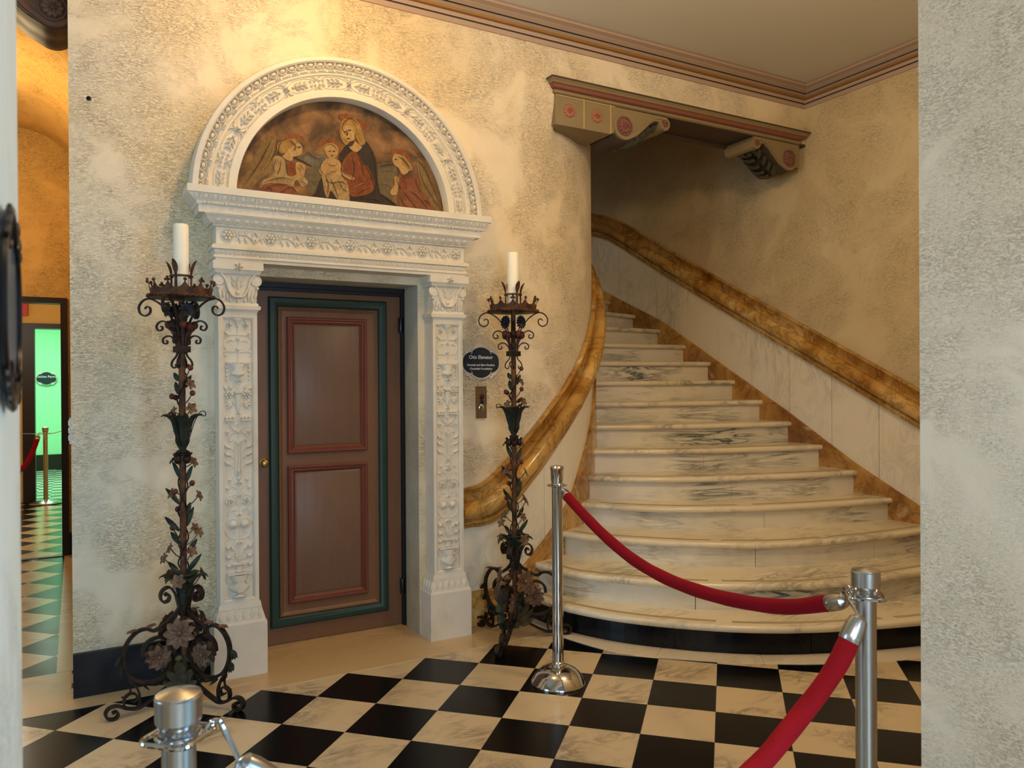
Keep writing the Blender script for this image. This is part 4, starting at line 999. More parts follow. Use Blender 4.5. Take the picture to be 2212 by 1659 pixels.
def canvas():
    t = NT('aged_painted_sky')
    n = t.noise(7, 6, .62, dist=.6); sp = t.n('ShaderNodeSeparateXYZ'); t.t.links.new(t.co(), sp.inputs[0])
    c = t.ramp(n, [(.30, lin((56,42,28))), (.44, lin((92,68,44))), (.58, lin((134,98,62))), (.74, lin((164,122,80)))])
    d = t.ramp(t.noise(2.4, 4, .6), [(.40, (0,0,0)), (.66, (1,1,1))])
    c = t.mix(t.math('MULTIPLY', d, .55), c, lin((66,50,34)))
    return t.out(c, .6, spec=.2)
def paint(name, a, b, sc=16):
    t = NT(name); n = t.noise(sc, 6, .68, dist=1.2)
    fold = t.noise(30, 4, .6, vec=t.mp((2.0, 1, .6), (0, .5, 0)), dist=1.5)
    c = t.mix(t.ramp(n, [(.34, (0,0,0)), (.66, (1,1,1))]), lin(a), lin(b))
    c = t.mix(t.math('MULTIPLY', t.ramp(t.math('ABSOLUTE', t.math('SUBTRACT', fold, .5)), [(0, (1,1,1)), (.03, (.3,.3,.3)), (.07, (0,0,0))]), .45), c, lin(tuple(int(x*.45) for x in a)))
    return t.out(c, .6, spec=.2)
PM = [canvas(), paint('dusk_cloud_paint', (132,91,56), (163,121,80), 9), paint('blue_grey_paint', (91,86,72), (109,98,79)), paint('lake_paint', (91,79,54), (107,91,65)),
      paint('wing_paint', (105,82,47), (132,103,63)), paint('white_robe_paint', (168,142,95), (132,102,63)), paint('rose_robe_paint', (132,80,51), (105,63,38)), paint('dark_robe_paint', (44,36,31), (59,49,40)),
      paint('red_robe_paint', (130,70,35), (96,51,28)), paint('halo_paint', (140,82,42), (108,62,34), 26), paint('hair_paint', (158,126,68), (132,98,49), 30), paint('skin_paint', (177,144,91), (154,117,72)), paint('line_paint', (73,47,28), (61,38,24))]
order = [('mount',2),('lake',3),('lakeR',3),('haloL',9),('haloR',9),('haloC2',9),('chHalo',9),('wingL',4),('wingL2',4),('wingR',4),('hairL',10),('faceL',11),('dressL',5),('skirtL',6),('bodL',8),('handsL',11),('flute',12),
         ('robeC',7),('dressC',8),('sleeveC',8),('hairC',10),('faceC',11),('haloC1',9),('chHead',11),('chBody',11),('chDrape',5),('hairR',10),('faceR',11),('dressR',6),('bodR',8),('handsR',11),
         ('eye1',12),('eye2',12),('mouth',12),('nose',12),('chinS',12),('ceye',12),('ceye2',12),('cmouth',12),('leye',12),('reye',12)]
LO = Vector((PX, 4.03, ZC))
b = MB(); b.prism([Vector(pol(.5695, radians(1.8+t*2.92), 4.03)) for t in range(0, 61)], (0, .02, 0), 0)
b.v = [tuple(Vector(v)-LO) for v in b.v]; b.build('canvas', PM[0], lun, smooth=False)
b = MB()
def inside(x, z):
    dx, dz = x-PX, z-ZC
    r = sqrt(dx*dx+dz*dz); k = min(1, .566/max(r, 1e-6)); return PX+dx*k, max(ZC+dz*k, ZC+.0185)
for q, (nm, mi) in enumerate(order):
    pts = PAINT[nm]; cs = crom([(x*1.0, 0, z) for x, z in pts], 4, closed=True)
    y = 4.03-.0006-.00012*q
    P3 = [Vector((*inside(p.x+(p.x)*0.010-.0, p.z), 0)) for p in cs]
    P3 = [Vector((p.x, y, p.y)) for p in P3]
    b.prism([p-LO for p in P3], (0, .0005, 0), mi)
def stroke(pts, w, mi, q):
    cs = crom([(x*1.010, 0, z) for x, z in pts], 5); L_, R_ = [], []
    for i, p in enumerate(cs):
        t = (cs[min(i+1,len(cs)-1)]-cs[max(i-1,0)]).normalized(); k = w*(1-.7*abs(2*i/(len(cs)-1)-1)**2); nn = Vector((-t.z,0,t.x))*k
        L_.append(p+nn); R_.append(p-nn)
    P3 = [inside(p.x, p.z) for p in L_+R_[::-1]]
    b.prism([Vector((x, 4.0235-.00004*q, z))-LO for x, z in P3], (0, .0003, 0), mi)
for q, (pts, w, mi) in enumerate(STROKES): stroke(pts, w*.55, mi, q)
b.build('painted_figures', PM, lun, smooth=False)
# ------------------------------------------------------------------ elevator door
dr = tag(empty('door_1', (1.26, 4.34, 0)), 'brown painted elevator door with two red-edged panels and a dark green frame', 'door', kind='structure')
DO = Vector((1.26, 4.34, 0))
def dput(b, name, mat, par=dr, ang=30): b.v = [tuple(Vector(v)-DO) for v in b.v]; return b.build(name, mat, par, ang=ang)
b = MB(); b.box((.80,4.345,.006),(1.695,4.40,1.985)); dput(b, 'slab', M['wood'])
def frame(b, x0, x1, z0, z1, prof, mi=0):
    """mitred moulding: prof = [(inset, y)]"""
    b.grid([[(x0+i, y, z0+i), (x1-i, y, z0+i), (x1-i, y, z1-i), (x0+i, y, z1-i)] for i, y in prof], closeu=True, mi=mi)
b = MB(); frame(b, .918, 1.598, .100, 1.923, [(0,4.346),(0,4.328),(.008,4.320),(.022,4.318),(.040,4.324),(.050,4.334),(.056,4.346)]); dput(b, 'green_moulding', M['green_wood'])
b = MB(); frame(b, .972, 1.544, .154, 1.869, [(0,4.346),(0,4.336),(.007,4.333),(.012,4.338),(.018,4.342),(.024,4.346)]); dput(b, 'inner_bead', M['wood'])
for z0, z1 in ((.220,.987),(1.054,1.815)):
    b = MB(); frame(b, 1.018, 1.476, z0, z1, [(0,4.346),(0,4.330),(.006,4.325),(.014,4.326),(.020,4.333),(.026,4.331),(.032,4.336),(.042,4.3455)]); pn = dput(b, 'panel_moulding', M['red_wood'])
    b = MB(); b.grid([[(1.058,4.345,z0+.04),(1.436,4.345,z0+.04),(1.436,4.345,z1-.04),(1.058,4.345,z1-.04)],[(1.070,4.338,z0+.052),(1.424,4.338,z0+.052),(1.424,4.338,z1-.052),(1.070,4.338,z1-.052)]], closeu=True, caps=True)
    b.v = [tuple(Vector(v)-DO) for v in b.v]; b.build('panel', M['wood_panel'], dr)
b = MB()
b.box((1.694,4.30,.0),(1.712,4.40,2.0)); b.box((1.686,4.315,0),(1.696,4.345,2.0)); b.box((.79,4.30,1.972),(1.71,4.40,2.0)); b.box((.79,4.325,1.955),(1.70,4.36,1.975)); b.box((.79,4.30,0),(.806,4.40,2.0)); dput(b, 'metal_frame', M['dark_metal'])
for z in (1.786, .235):
    b = MB(); b.lathe([(.011,-.045),(.013,-.04),(.013,.04),(.011,.045)], (1.682,4.318,z), 12); b.lathe([(.0135,-.003),(.0135,.003)], (1.682,4.318,z), 12); dput(b, 'hinge', M['black_paint'])
b = MB(); b.lathe([(.022,0),(.022,.004),(.009,.008),(.009,.022),(.018,.028),(.022,.038),(.018,.047),(.008,.051)], (.890,4.345,1.012), 16, (0,-1,0)); dput(b, 'knob', M['brass'])
# ------------------------------------------------------------------ painted beam with scroll brackets over the stairs
def bracket(par, o, xw, d, z0, y0, dep, name='bracket', mat='beam', ros='rosette_d'):
    """S-scroll corbel growing in direction d (+1 right, -1 left) from the wall at xw; local profile in (s, z)"""
    X = lambda s: xw+d*s
    vc, vr, cc, cr = (.116, z0-.126), .092, (.462, z0-.058), .046
    out = [(.0, z0), (.0, z0-.19), (.03, z0-.185)]
    out += [(vc[0]+vr*cos(radians(a)), vc[1]+vr*sin(radians(a))) for a in range(205, 306, 10)]
    out += [(.22, z0-.175), (.28, z0-.125), (.33, z0-.078), (.375, z0-.052), (.412, z0-.050)]
    out += [(cc[0]+cr*cos(radians(a)), cc[1]+cr*sin(radians(a))) for a in (200, 235, 270, 305, 340, 15, 45)] + [(.476, z0)]
    b = MB(); b.prism([(X(s), y0, z)  for s, z in out], (0, dep, 0))
    root = b.build(name, M[mat], par, smooth=True, ang=30)
    # rolled underside painted dark, with acanthus
    def seg(s0, s1): return [(s, z) for s, z in out[2:-3] if s0 <= s <= s1]
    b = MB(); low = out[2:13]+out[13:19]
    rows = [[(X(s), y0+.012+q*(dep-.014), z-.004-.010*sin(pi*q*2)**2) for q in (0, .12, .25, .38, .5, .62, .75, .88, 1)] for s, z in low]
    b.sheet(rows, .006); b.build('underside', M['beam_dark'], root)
    b = MB()
    for k in range(5):
        for s in (-1, 1):
            bs = .16+.05*k; bz = lerp1(bs, [(.1, z0-.222), (.16, z0-.205), (.22, z0-.180), (.28, z0-.132), (.33, z0-.086), (.40, z0-.056)])-.010
            p = [Vector((X(bs+.06*t), y0+dep/2+s*(.015+.085*t), bz-.028*sin(pi*t)+.035*t)) for t in (0,.25,.5,.75,1)]
            b.sheet([[q+Vector((d*w*.032*(1-abs(t-.5)), 0, -.012*(1-abs(w)))) for w in (-1,-.4,0,.4,1)] for q, t in zip(p, (0,.25,.5,.75,1))], .008)
    for k in range(3): b.ball((X(.36+.025*k), y0+dep/2+(k-1)*.05, z0-.085), .030, (1,1,1.1), 10, 6)
    if mat == 'beam': b.build('acanthus', M['beam_green'], root)
    b = MB()
    yy = y0-.001
    rib = [(vc[0]+(vr-.012)*cos(radians(a)), vc[1]+(vr-.012)*sin(radians(a))) for a in range(-250, -54, 12)]
    rib += [(.215, z0-.155), (.27, z0-.105), (.325, z0-.058), (.375, z0-.032), (.42, z0-.022), (.46, z0-.026)]
    rib += [(cc[0]+(cr-.014)*cos(radians(a)), cc[1]+(cr-.014)*sin(radians(a))) for a in (60, 20, -20, -60, -100, -140, -180)]
    b.strap([(X(s), yy, z) for s, z in rib], (0,1,0), .012, .020); b.build('scroll_rib', M[mat], root)
    for c_, r_ in ((vc, .052), (cc, .022)):
        R = Relief(lambda a, bb, c, c_=c_: (X(c_[0])+a, yy-.002-c, c_[1]+bb)); R.flower(0, 0, r_, .014, 10); R.ring(0, 0, r_*1.16, .005); R.flower(0, 0, r_*.5, .022, 6)
        R.m.build('rosette', M[ros], root)
    return root
beam = tag(empty('stair_beam', (0,0,0)), 'olive painted beam with red moulding, rosettes and scroll brackets above the stairs', 'beam')
BX0, BX1, BZ = 2.635, 4.863, 3.268
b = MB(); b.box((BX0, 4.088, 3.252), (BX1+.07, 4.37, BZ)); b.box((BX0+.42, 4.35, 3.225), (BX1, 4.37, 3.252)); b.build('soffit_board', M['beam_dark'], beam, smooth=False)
mp_ = [(0,3.256,0),(.012,3.262,0),(.014,3.276,0),(.006,3.282,1),(.024,3.290,1),(.030,3.306,1),(.040,3.314,0),(.044,3.322,0),(.058,3.334,2),(.062,3.344,2)]
b = MB()
for (w0,z0_,mi), (w1,z1_,_) in zip(mp_, mp_[1:]+[(0,3.346,2)]):
    b.add([(BX0-w0,WY+.01,z0_),(BX0-w0,4.088-w0,z0_),(BX1+w0,4.088-w0,z0_),(BX1+w0,WY+.01,z0_)]+[(BX0-w1,WY+.01,z1_),(BX0-w1,4.088-w1,z1_),(BX1+w1,4.088-w1,z1_),(BX1+w1,WY+.01,z1_)], [[0,1,5,4],[1,2,6,5],[2,3,7,6]], mi)
b.build('moulding', [M['beam'], M['beam_red'], M['beam_dark']], beam, smooth=False)
b = MB(); b.box((BX0, 4.088, 3.066), (3.064, 4.37, 3.255)); blk = b.build('panel_block', M['beam'], beam, smooth=False)
b = MB()
for x in (2.850, 3.062): b.box((x-.005, 4.083, 3.066), (x+.005, 4.09, 3.256))
b.box((BX0, 4.084, 3.246), (3.10, 4.09, 3.253)); b.build('gold_line', M['gilt_line'], blk, smooth=False)
for x in (2.738, 2.952):
    R = Relief(lambda a, bb, c: (x+a, 4.087-c, 3.164+bb)); R.flower(0, 0, .044, .012, 11); R.flower(0, 0, .022, .020, 6); R.m.build('rosette', M['rosette'], blk)
bracket(beam, None, 3.062, 1, 3.262, 4.088, .28)
bracket(beam, None, BX1, -1, 3.262, 4.088, .28)
pb = tag(empty('passage_beam', (0,0,0)), 'dark beam with scroll bracket at the top of the left passage', 'beam')
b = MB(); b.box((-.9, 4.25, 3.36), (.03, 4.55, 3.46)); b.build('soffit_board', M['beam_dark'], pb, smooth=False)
bracket(pb, None, .031, -1, 3.361, 4.255, .29, mat='beam_brown', ros='beam_brown')
# ------------------------------------------------------------------ wrought iron candelabra
def rad(ang, r, z, off=0): return Vector((r*cos(ang)-off*sin(ang), r*sin(ang)+off*cos(ang), z))
def leaf_sheet(b, base, d, up, L, w, curl=.5, lobes=0, th=.0016, cup=.25, n=9, pw=2):
    """iron leaf: base point, direction d, surface normal up; curls back along its length"""
    d = Vector(d).normalized(); up = Vector(up); up = (up-d*up.dot(d)).normalized(); s = d.cross(up)
    rows = []; p = Vector(base); a = 0
    for i in range(n+1):
        t = i/n
        k = w*(sin(pi*min(.08+.92*t, 1))**.75)
        if lobes: k *= .78+.30*abs(sin(pi*lobes*t))
        dirn = d*cos(a)+up*sin(a); nrm = up*cos(a)-d*sin(a)
        rows.append([p+s*k*q+nrm*(cup*k*abs(q)) for q in (-1,-.5,0,.5,1)])
        p = p+dirn*(L/n); a += curl*((i+1)**pw-i**pw)/(n**pw)
    b.sheet(rows, th)
def flower_mesh(b, c, nrm, R, n=8, cup=.35, core=True, wid=.36):
    nrm = Vector(nrm).normalized(); t = Vector((0,0,1)) if abs(nrm.z) < .9 else Vector((1,0,0)); e1 = nrm.cross(t).normalized(); e2 = nrm.cross(e1); c = Vector(c)
    for k in range(n):
        a = 2*pi*k/n; d = e1*cos(a)+e2*sin(a)
        leaf_sheet(b, c+d*R*.12, d+nrm*cup, nrm, R*.95, R*wid, -.5, 0, .0014, .35, 5)
    if core: b.ball(c+nrm*R*.1, R*.2, (1,1,1), 8, 5)
def scroll_path(ang, pts, off=0): return [rad(ang, r, z, off) for r, z in pts]
def cr2(pts, n=6): return [(p.x, p.y) for p in crom([(a, b_, 0) for a, b_ in pts], n)]
def candelabrum(loc, legs, label):
    root = empty('candelabrum', loc); rnd = random.Random(3)
    tag(root, label, 'candelabrum')
    def P(b, name, mat, par=root, ang=40): return b.build(name, mat, par, ang=ang)
    L0 = legs[0]
    b = MB(); b.lathe([(.006,.06),(.016,.075),(.018,.10),(.015,.13),(.0145,1.60),(.013,1.84)], seg=14); P(b, 'stem', M['rust'])
    # candle and its cage
    b = MB(); b.lathe([(.033,1.868),(.033,2.166),(.030,2.171),(.012,2.171),(.011,2.166)], seg=24); P(b, 'candle', M['candle'])
    b = MB(); b.tube([(.047*cos(2*pi*k/28), .047*sin(2*pi*k/28), 1.935) for k in range(28)], .005, 6, closed=True)
    for k in range(4):
        a = L0+pi/4+k*pi/2
        b.strap([rad(a, r, z) for r, z in ((.046,1.845),(.047,1.90),(.047,1.94),(.050,1.955))], rad(a+pi/2,1,0), .012, .003)
        leaf_sheet(b, rad(a, .048, 1.945), rad(a, .30, 1), -rad(a, 1, 0), .068, .013, -.45, 0, .002, .2)
    P(b, 'candle_cage', M['rust'])
    # crown-shaped drip pan
    b = MB(); b.lathe([(.020,1.828),(.134,1.834),(.138,1.838),(.136,1.843),(.020,1.840)], seg=40); pan = P(b, 'drip_pan', M['iron'])
    b = MB()
    for s in (0, pi):
        b.tube([((.139+.004*cos(k*.75+s))*cos(2*pi*k/160), (.139+.004*cos(k*.75+s))*sin(2*pi*k/160), 1.842+.004*sin(k*.75+s)) for k in range(160)], .0042, 5, closed=True)
    P(b, 'twisted_rim', M['rust'], pan)
    b = MB(); rows = []; n = 168
    for k in range(n+1):
        a = 2*pi*k/n; q = (k % 14)/14; hgt = .030+.030*(abs(2*q-1))**2.6
        rows.append([(rr*cos(a), rr*sin(a), 1.843+z) for rr, z in ((.126,0),(.130,hgt*.5),(.133+.1*max(0,hgt-.03),hgt))])
    b.sheet(rows, .0016)
    for k in range(12):
        a = 2*pi*k/12; 
        if k % 2: b.ball(rad(a,.139,1.908), .008, (1,1,1), 8, 5)
        else:
            for o, z in ((-.008,1.905),(.008,1.905),(0,1.915)): b.ball(rad(a,.141,z,o), .0065, (1,1,1), 7, 5)
        b.tube([rad(a,.136,1.895), rad(a,.140,1.910)], .003, 5)
    P(b, 'crown', M['rust'], pan)
    # three tiers of scrolls, four ways round
    t1 = cr2([(.020,1.585),(.024,1.66),(.040,1.735),(.085,1.800),(.135,1.832),(.170,1.828),(.192,1.800),(.188,1.770),(.165,1.757),(.143,1.770),(.142,1.792),(.157,1.799),(.165,1.788)])
    t2 = cr2([(.021,1.590),(.028,1.66),(.050,1.712),(.080,1.732),(.104,1.725),(.114,1.706),(.104,1.690),(.088,1.694),(.088,1.708),(.096,1.708)])
    t3 = cr2([(.022,1.592),(.026,1.635),(.045,1.660),(.066,1.664),(.084,1.652),(.083,1.634),(.069,1.630),(.064,1.640),(.072,1.645)])
    t4 = cr2([(.020,1.600),(.024,1.575),(.042,1.552),(.047,1.532),(.036,1.520),(.026,1.527),(.031,1.536)])
    for k in range(4):
        a = L0+pi/4+k*pi/2 if False else radians(-29+90*k)
        for t, w in ((t1,.013),(t2,.012),(t3,.011),(t4,.010)):
            b = MB(); b.strap(scroll_path(a, t), rad(a+pi/2,1,0), w, [.0065]*(len(t)-8)+[.005]*8); P(b, 'scroll', M['iron'], ang=50)
    for k in range(4):
        a = radians(16+90*k)
        b = MB(); flower_mesh(b, rad(a,.062,1.782), rad(a,1,.15), .036, 12, .1, True, .24); b.tube([rad(a,.02,1.62), rad(a,.03,1.70), rad(a,.058,1.780)], .003, 5); P(b, 'flower', M['bluef'])
        for o, z in ((.014,1.704),(-.016,1.714)):
            b = MB(); b.ball(rad(a,.052,z,o), .0165, (1,1,1.15), 10, 7); b.tube([rad(a,.022,1.62,o*.4), rad(a,.035,1.67,o*.6), rad(a,.050,z-.012,o)], .0028, 5); P(b, 'bud', M['red_iron'])
    b = MB(); b.box((-.029,-.029,1.590),(.029,.029,1.618)); b.v = [tuple(Matrix.Rotation(radians(16),3,'Z') @ Vector(v)) for v in b.v]; P(b, 'collar', M['iron'], ang=20)
    # twining vines with leaves, buds and blossoms
    def vine(z0, z1, turns, ph, name='vine'):
        b = MB(); n = 40
        b.tube([((.019+.003*sin(7*k))*cos(ph+turns*2*pi*k/n), (.019+.003*sin(7*k))*sin(ph+turns*2*pi*k/n), z0+(z1-z0)*k/n) for k in range(n+1)], .0034, 5); P(b, name, M['iron'])
    vine(1.30, 1.56, 1.4, .4); vine(.60, 1.12, 2.2, 2.0); vine(.60, 1.05, -1.8, .2)
    vr = radians(-29.5)      # camera-facing spread, so sprigs stand out to both sides
    def sprig(z, side, out, dz, kind):
        a = vr+(0 if side > 0 else pi)+rnd.uniform(-.5,.5)
        p0, p1, p2 = rad(a,.016,z), rad(a,out*.6,z+dz*.3), rad(a,out,z+dz)
        b = MB()
        if kind == 'leaf':
            leaf_sheet(b, p0, p2-p0, rad(a+pi/2,1,.3), (p2-p0).length+.012, .0115, .9, 0, .0018, .3); P(b, 'leaf', M['leaf']); return
        b.tube(crom([p0,p1,p2], 5), .0028, 5)
        if kind == 'bud': b.ball(p2, .0125, (1,1,1.1), 8, 6); P(b, 'bud', M['red_iron'])
        else: flower_mesh(b, p2, rad(a,1,.5)+Vector((0,-.5,0)), .028, 5, .25, True, .34); P(b, 'blossom', M['petal'])
    for z, s, o, dz, k in ((1.475,1,.045,.045,'bud'),(1.46,-1,.030,.030,'leaf'),(1.43,1,.035,.050,'leaf'),(1.40,-1,.025,.05,'leaf'),(1.36,1,.045,.045,'bud'),(1.34,-1,.040,.045,'bud'),(1.30,1,.058,.035,'flower'),(1.31,-1,.035,.01,'flower'),
                           (1.02,-1,.040,.070,'leaf'),(1.00,1,.038,.07,'leaf'),(.945,-1,.032,.015,'bud'),(.90,-1,.070,.070,'leaf'),(.89,1,.065,.045,'flower'),(.855,1,.028,.045,'leaf'),(1.07,1,.045,.02,'flower'),(1.08,-1,.05,.02,'flower'),(.965,1,.04,.03,'bud'),(.92,-1,.045,.03,'flower'),(.76,1,.05,.03,'flower'),(.745,-1,.045,.05,'bud'),(.66,-1,.055,.04,'flower'),(.64,1,.05,.05,'flower'),(1.33,1,.05,.02,'leaf'),(1.38,-1,.045,.01,'bud'),(1.45,1,.04,-.005,'flower'),(.83,-1,.035,.045,'bud'),(.78,-1,.075,.065,'leaf'),
                           (.80,1,.040,.080,'leaf'),(.715,1,.066,.055,'flower'),(.72,-1,.05,.055,'leaf'),(.68,1,.055,.05,'leaf'),(.60,-1,.078,.060,'flower'),(.59,1,.075,.075,'leaf'),(.585,-1,.062,.055,'leaf')):
        sprig(z, s, o, dz, k)
    # flaring leaf cup, rope ring, pods
    for k in range(6):
        a = L0+k*pi/3+.2; b = MB(); leaf_sheet(b, rad(a,.015,1.145), rad(a,.24,1), -rad(a,1,0), .196, .036, -2.2, 3, .002, .45, 14, 5); P(b, 'cup_leaf', M['leaf'])
    for k in range(3):
        a = L0+k*2*pi/3+.7; b = MB(); b.strap([rad(a,r,z) for r,z in cr2([(.016,1.16),(.035,1.22),(.052,1.275),(.076,1.318),(.096,1.318),(.098,1.302),(.088,1.300)])], rad(a+pi/2,1,0), .008, .004); P(b, 'tendril', M['iron'])
    b = MB()
    for z in (1.128,1.140): b.tube([(.021*cos(2*pi*k/20), .021*sin(2*pi*k/20), z) for k in range(20)], .006, 6, closed=True)
    P(b, 'ring', M['iron'])
    for k in range(4):
        a = L0+k*pi/2+.4; b = MB(); b.ball(rad(a,.028,1.105), .017, (1,1,1.2), 9, 6)
        for j in range(4): leaf_sheet(b, rad(a,.030,1.112), rad(a,1,.9)+Vector((.5*cos(j*1.6),.5*sin(j*1.6),0)), (0,0,1), .030, .008, .5, 0, .0015)
        P(b, 'pod', M['iron'])
    # lower leaf cup and heavy strap scrolls
    b = MB(); b.lathe([(.020,.440),(.030,.470),(.026,.52),(.034,.555),(.045,.580),(.040,.585),(.018,.560)], seg=16); P(b, 'socket', M['leaf'])
    for k in range(6):
        a = L0+k*pi/3+.5; b = MB(); leaf_sheet(b, rad(a,.022,.475), rad(a,.28,1), -rad(a,1,0), .150, .030, -2.6, 2, .002, .4, 12, 3); P(b, 'cup_leaf', M['leaf'])
    for k in range(3):
        a = L0+k*2*pi/3+1.0; b = MB(); flower_mesh(b, rad(a,.078,.568), rad(a,1,.3), .034, 6, .3, True, .36); b.tube([rad(a,.02,.52), rad(a,.05,.53), rad(a,.075,.565)], .003, 5); P(b, 'blossom', M['petal'])
    s1 = cr2([(.014,.395),(.022,.44),(.038,.50),(.062,.533),(.090,.525),(.101,.498),(.090,.472),(.068,.474),(.062,.495),(.074,.507),(.082,.498)])
    f1 = cr2([(.012,.478),(.022,.430),(.055,.392),(.100,.362),(.130,.352),(.160,.366),(.195,.362),(.228,.335),(.250,.295),(.255,.250),(.246,.205),(.222,.165),(.185,.140),(.140,.128),(.100,.134),(.062,.162),(.045,.205),(.048,.255),(.070,.298),(.105,.318),(.145,.312),(.172,.285),(.178,.250)])
    f2 = cr2([(.250,.215),(.232,.165),(.205,.125),(.190,.085),(.190,.052),(.198,.030)])
    f3 = cr2([(.150,.042),(.200,.026),(.236,.036),(.254,.060),(.248,.086),(.226,.098),(.204,.088),(.200,.070),(.214,.060),(.226,.068)])
    lg = cr2([(.006,.112),(.050,.100),(.100,.072),(.150,.044),(.196,.026),(.240,.036),(.280,.058),(.312,.056),(.326,.036),(.316,.012),(.292,.0045),(.276,.018),(.284,.034),(.300,.032)])
    for a in legs:
        side = rad(a+pi/2,1,0)
        def S(path, name, w, t, mat='iron'):
            b = MB(); b.strap(scroll_path(a, path), side, w, t); return P(b, name, M[mat], ang=50)
        S(s1, 'strap_scroll', .032, .008); lgp = S(lg, 'leg', .024, .010, 'rust' if False else 'iron'); S(f3, 'foot_scroll', .022, .007)
        fm = S(f1, 'scroll_frame', [.020]*len(f1), [.013]*len(f1)); S(f2, 'brace', .014, .008)
        # acanthus leaves clasping the outside of the frame
        for i in range(52, 96, 7):
            p = Vector((f1[i][0], f1[i][1])); q = Vector((f1[min(i+3,len(f1)-1)][0], f1[min(i+3,len(f1)-1)][1])); d = (q-p).normalized(); nn = Vector((-d.y, d.x))
            nn = -nn if nn.dot(p-Vector((.15,.25))) < 0 else nn
            b = MB()
            for w in (-1, 0, 1): leaf_sheet(b, rad(a, p.x+nn.x*.006, p.y+nn.y*.006), rad(a, d.x+nn.x*.45, d.y+nn.y*.45)+side*w*.45, rad(a, nn.x, nn.y), .046, .013, .6, 0, .0018, .3, 6)
            P(b, 'acanthus_leaf', M['leaf'], fm)
        for i in (26, 40):
            b = MB(); p = f1[i]; flower_mesh(b, rad(a, p[0], p[1]+.014), rad(a,.2,1), .024, 6, .4, True, .4); P(b, 'blossom', M['petal'])
        for s in (-1, 1):
            b = MB(); flower_mesh(b, rad(a,.112,.232)+side*s*.012, side*s, .055, 9, .18, True, .30); P(b, 'flower', M['petal'])
        b = MB(); b.tube([rad(a, r, z) for r, z in cr2([(.222,.165),(.17,.125),(.12,.108),(.085,.112)])], .004, 6); b.ball(rad(a,.085,.112), .012, (1,1,1), 8, 6); P(b, 'berry_stem', M['iron'])
        b = MB(); b.strap([rad(a, r, z) for r, z in cr2([(.252,.22),(.238,.17),(.226,.135),(.228,.105),(.245,.085),(.262,.092)])], side, .010, .005); P(b, 'tendril', M['iron'])
        # between the legs: acanthus palmette and large blossom
        c = a+pi/3; sd = rad(c+pi/2,1,0); b = MB()
        leaf_sheet(b, rad(c,.045,.085), rad(c,.30,1), rad(c,1,0), .165, .026, .5, 2, .002, .2, 10)
        for s in (-1, 1):
            leaf_sheet(b, rad(c,.045,.085)+sd*s*.008, rad(c,.3,1)+sd*s*.45, rad(c,1,0), .120, .019, .7, 2, .002, .2, 8); leaf_sheet(b, rad(c,.045,.08)+sd*s*.010, rad(c,.3,.6)+sd*s*.9, rad(c,1,0), .085, .016, .7, 1, .002, .2, 8)
        b.ball(rad(c,.098,.232), .017, (1,1,.8), 8, 6); P(b, 'palmette', M['palm'])
        b = MB(); flower_mesh(b, rad(c,.082,.338), rad(c,1,.15), .066, 9, .15, True, .30); b.tube([rad(c,.015,.38), rad(c,.05,.36), rad(c,.08,.338)], .004, 5); P(b, 'flower', M['petal'])
    return root
candelabrum((.419,3.79,0), [radians(190.5), radians(310.5), radians(70.5)], 'tall wrought iron candelabrum with ivory candle left of the carved portal')
candelabrum((2.140,3.770,0), [radians(223), radians(343), radians(103)], 'tall wrought iron candelabrum with ivory candle between the portal and the stairs')
# ------------------------------------------------------------------ stanchions and velvet ropes
def stanchion(loc, label, style, mat='steel', H=.974):
    rt = tag(empty('stanchion', loc), label, 'stanchion')
    if style == 'chrome':
        b = MB(); b.lathe([(.131,0),(.132,.006),(.129,.012),(.122,.022),(.108,.045),(.085,.064),(.058,.076),(.034,.081),(.033,.081)], seg=48); b.build('base', M['chrome'], rt, ang=40)
        b = MB(); b.lathe([(.026,.078),(.034,.080),(.034,.088),(.031,.092),(.031,.100),(.0265,.104),(.0262,.955)], seg=32); b.build('post', M['chrome'], rt)
        b = MB(); b.tube([(.046*cos(2*pi*i/40), .046*sin(2*pi*i/40), .948) for i in range(40)], .003, 8, closed=True); b.tube([(.029,0,.948),(.046,0,.948)], .003, 6); b.tube([(-.029,0,.948),(-.046,0,.948)], .003, 6); b.build('rope_ring', M['chrome'], rt)
        b = MB(); b.lathe([(.0262,.940),(.031,.944),(.031,.953),(.028,.957),(.028,.968),(.0305,.974),(.0312,1.022),(.034,1.026),(.034,1.034),(.028,1.041),(.010,1.044)], seg=32); b.build('cap', M['chrome'], rt)
        return rt
    m = M[mat]
    b = MB(); b.lathe([(.175,0),(.177,.008),(.172,.014),(.120,.030),(.060,.045),(.030,.055)], seg=48); b.build('base', m, rt, ang=40)
    b = MB(); b.lathe([(.0252,.05),(.0252,H-.07)], seg=36); b.build('post', m, rt)
    k = H-.974
    b = MB(); b.lathe([(.0262,.896+k),(.029,.900+k),(.029,.917+k),(.0305,.921+k),(.0345,.928+k),(.0350,.960+k),(.0350,.964+k),(.0335,.966+k),(.0335,.968+k),(.018,.972+k),(.001,.976+k)], seg=40); b.build('cap', m, rt, ang=25)
    b = MB()
    rr = [((.041+.011*abs(cos(2*t))**3)*cos(t), (.041+.011*abs(cos(2*t))**3)*sin(t), .903+k) for t in (2*pi*i/64 for i in range(64))]
    b.tube(rr, .0042, 8, closed=True)
    for q in range(4): b.tube([(.0330*cos(q*pi/2+t), .0330*sin(q*pi/2+t), .905+k) for t in (-.5,-.25,0,.25,.5)], .003, 6); 
    b.build('rope_ring', M['chrome'], rt)
    return rt
S1 = Vector((2.008,3.121,0)); S2 = Vector((1.733,1.258,0)); S3 = Vector((.135,1.300,0))
stanchion(S1, 'polished chrome stanchion with domed base before the stairs', 'chrome')
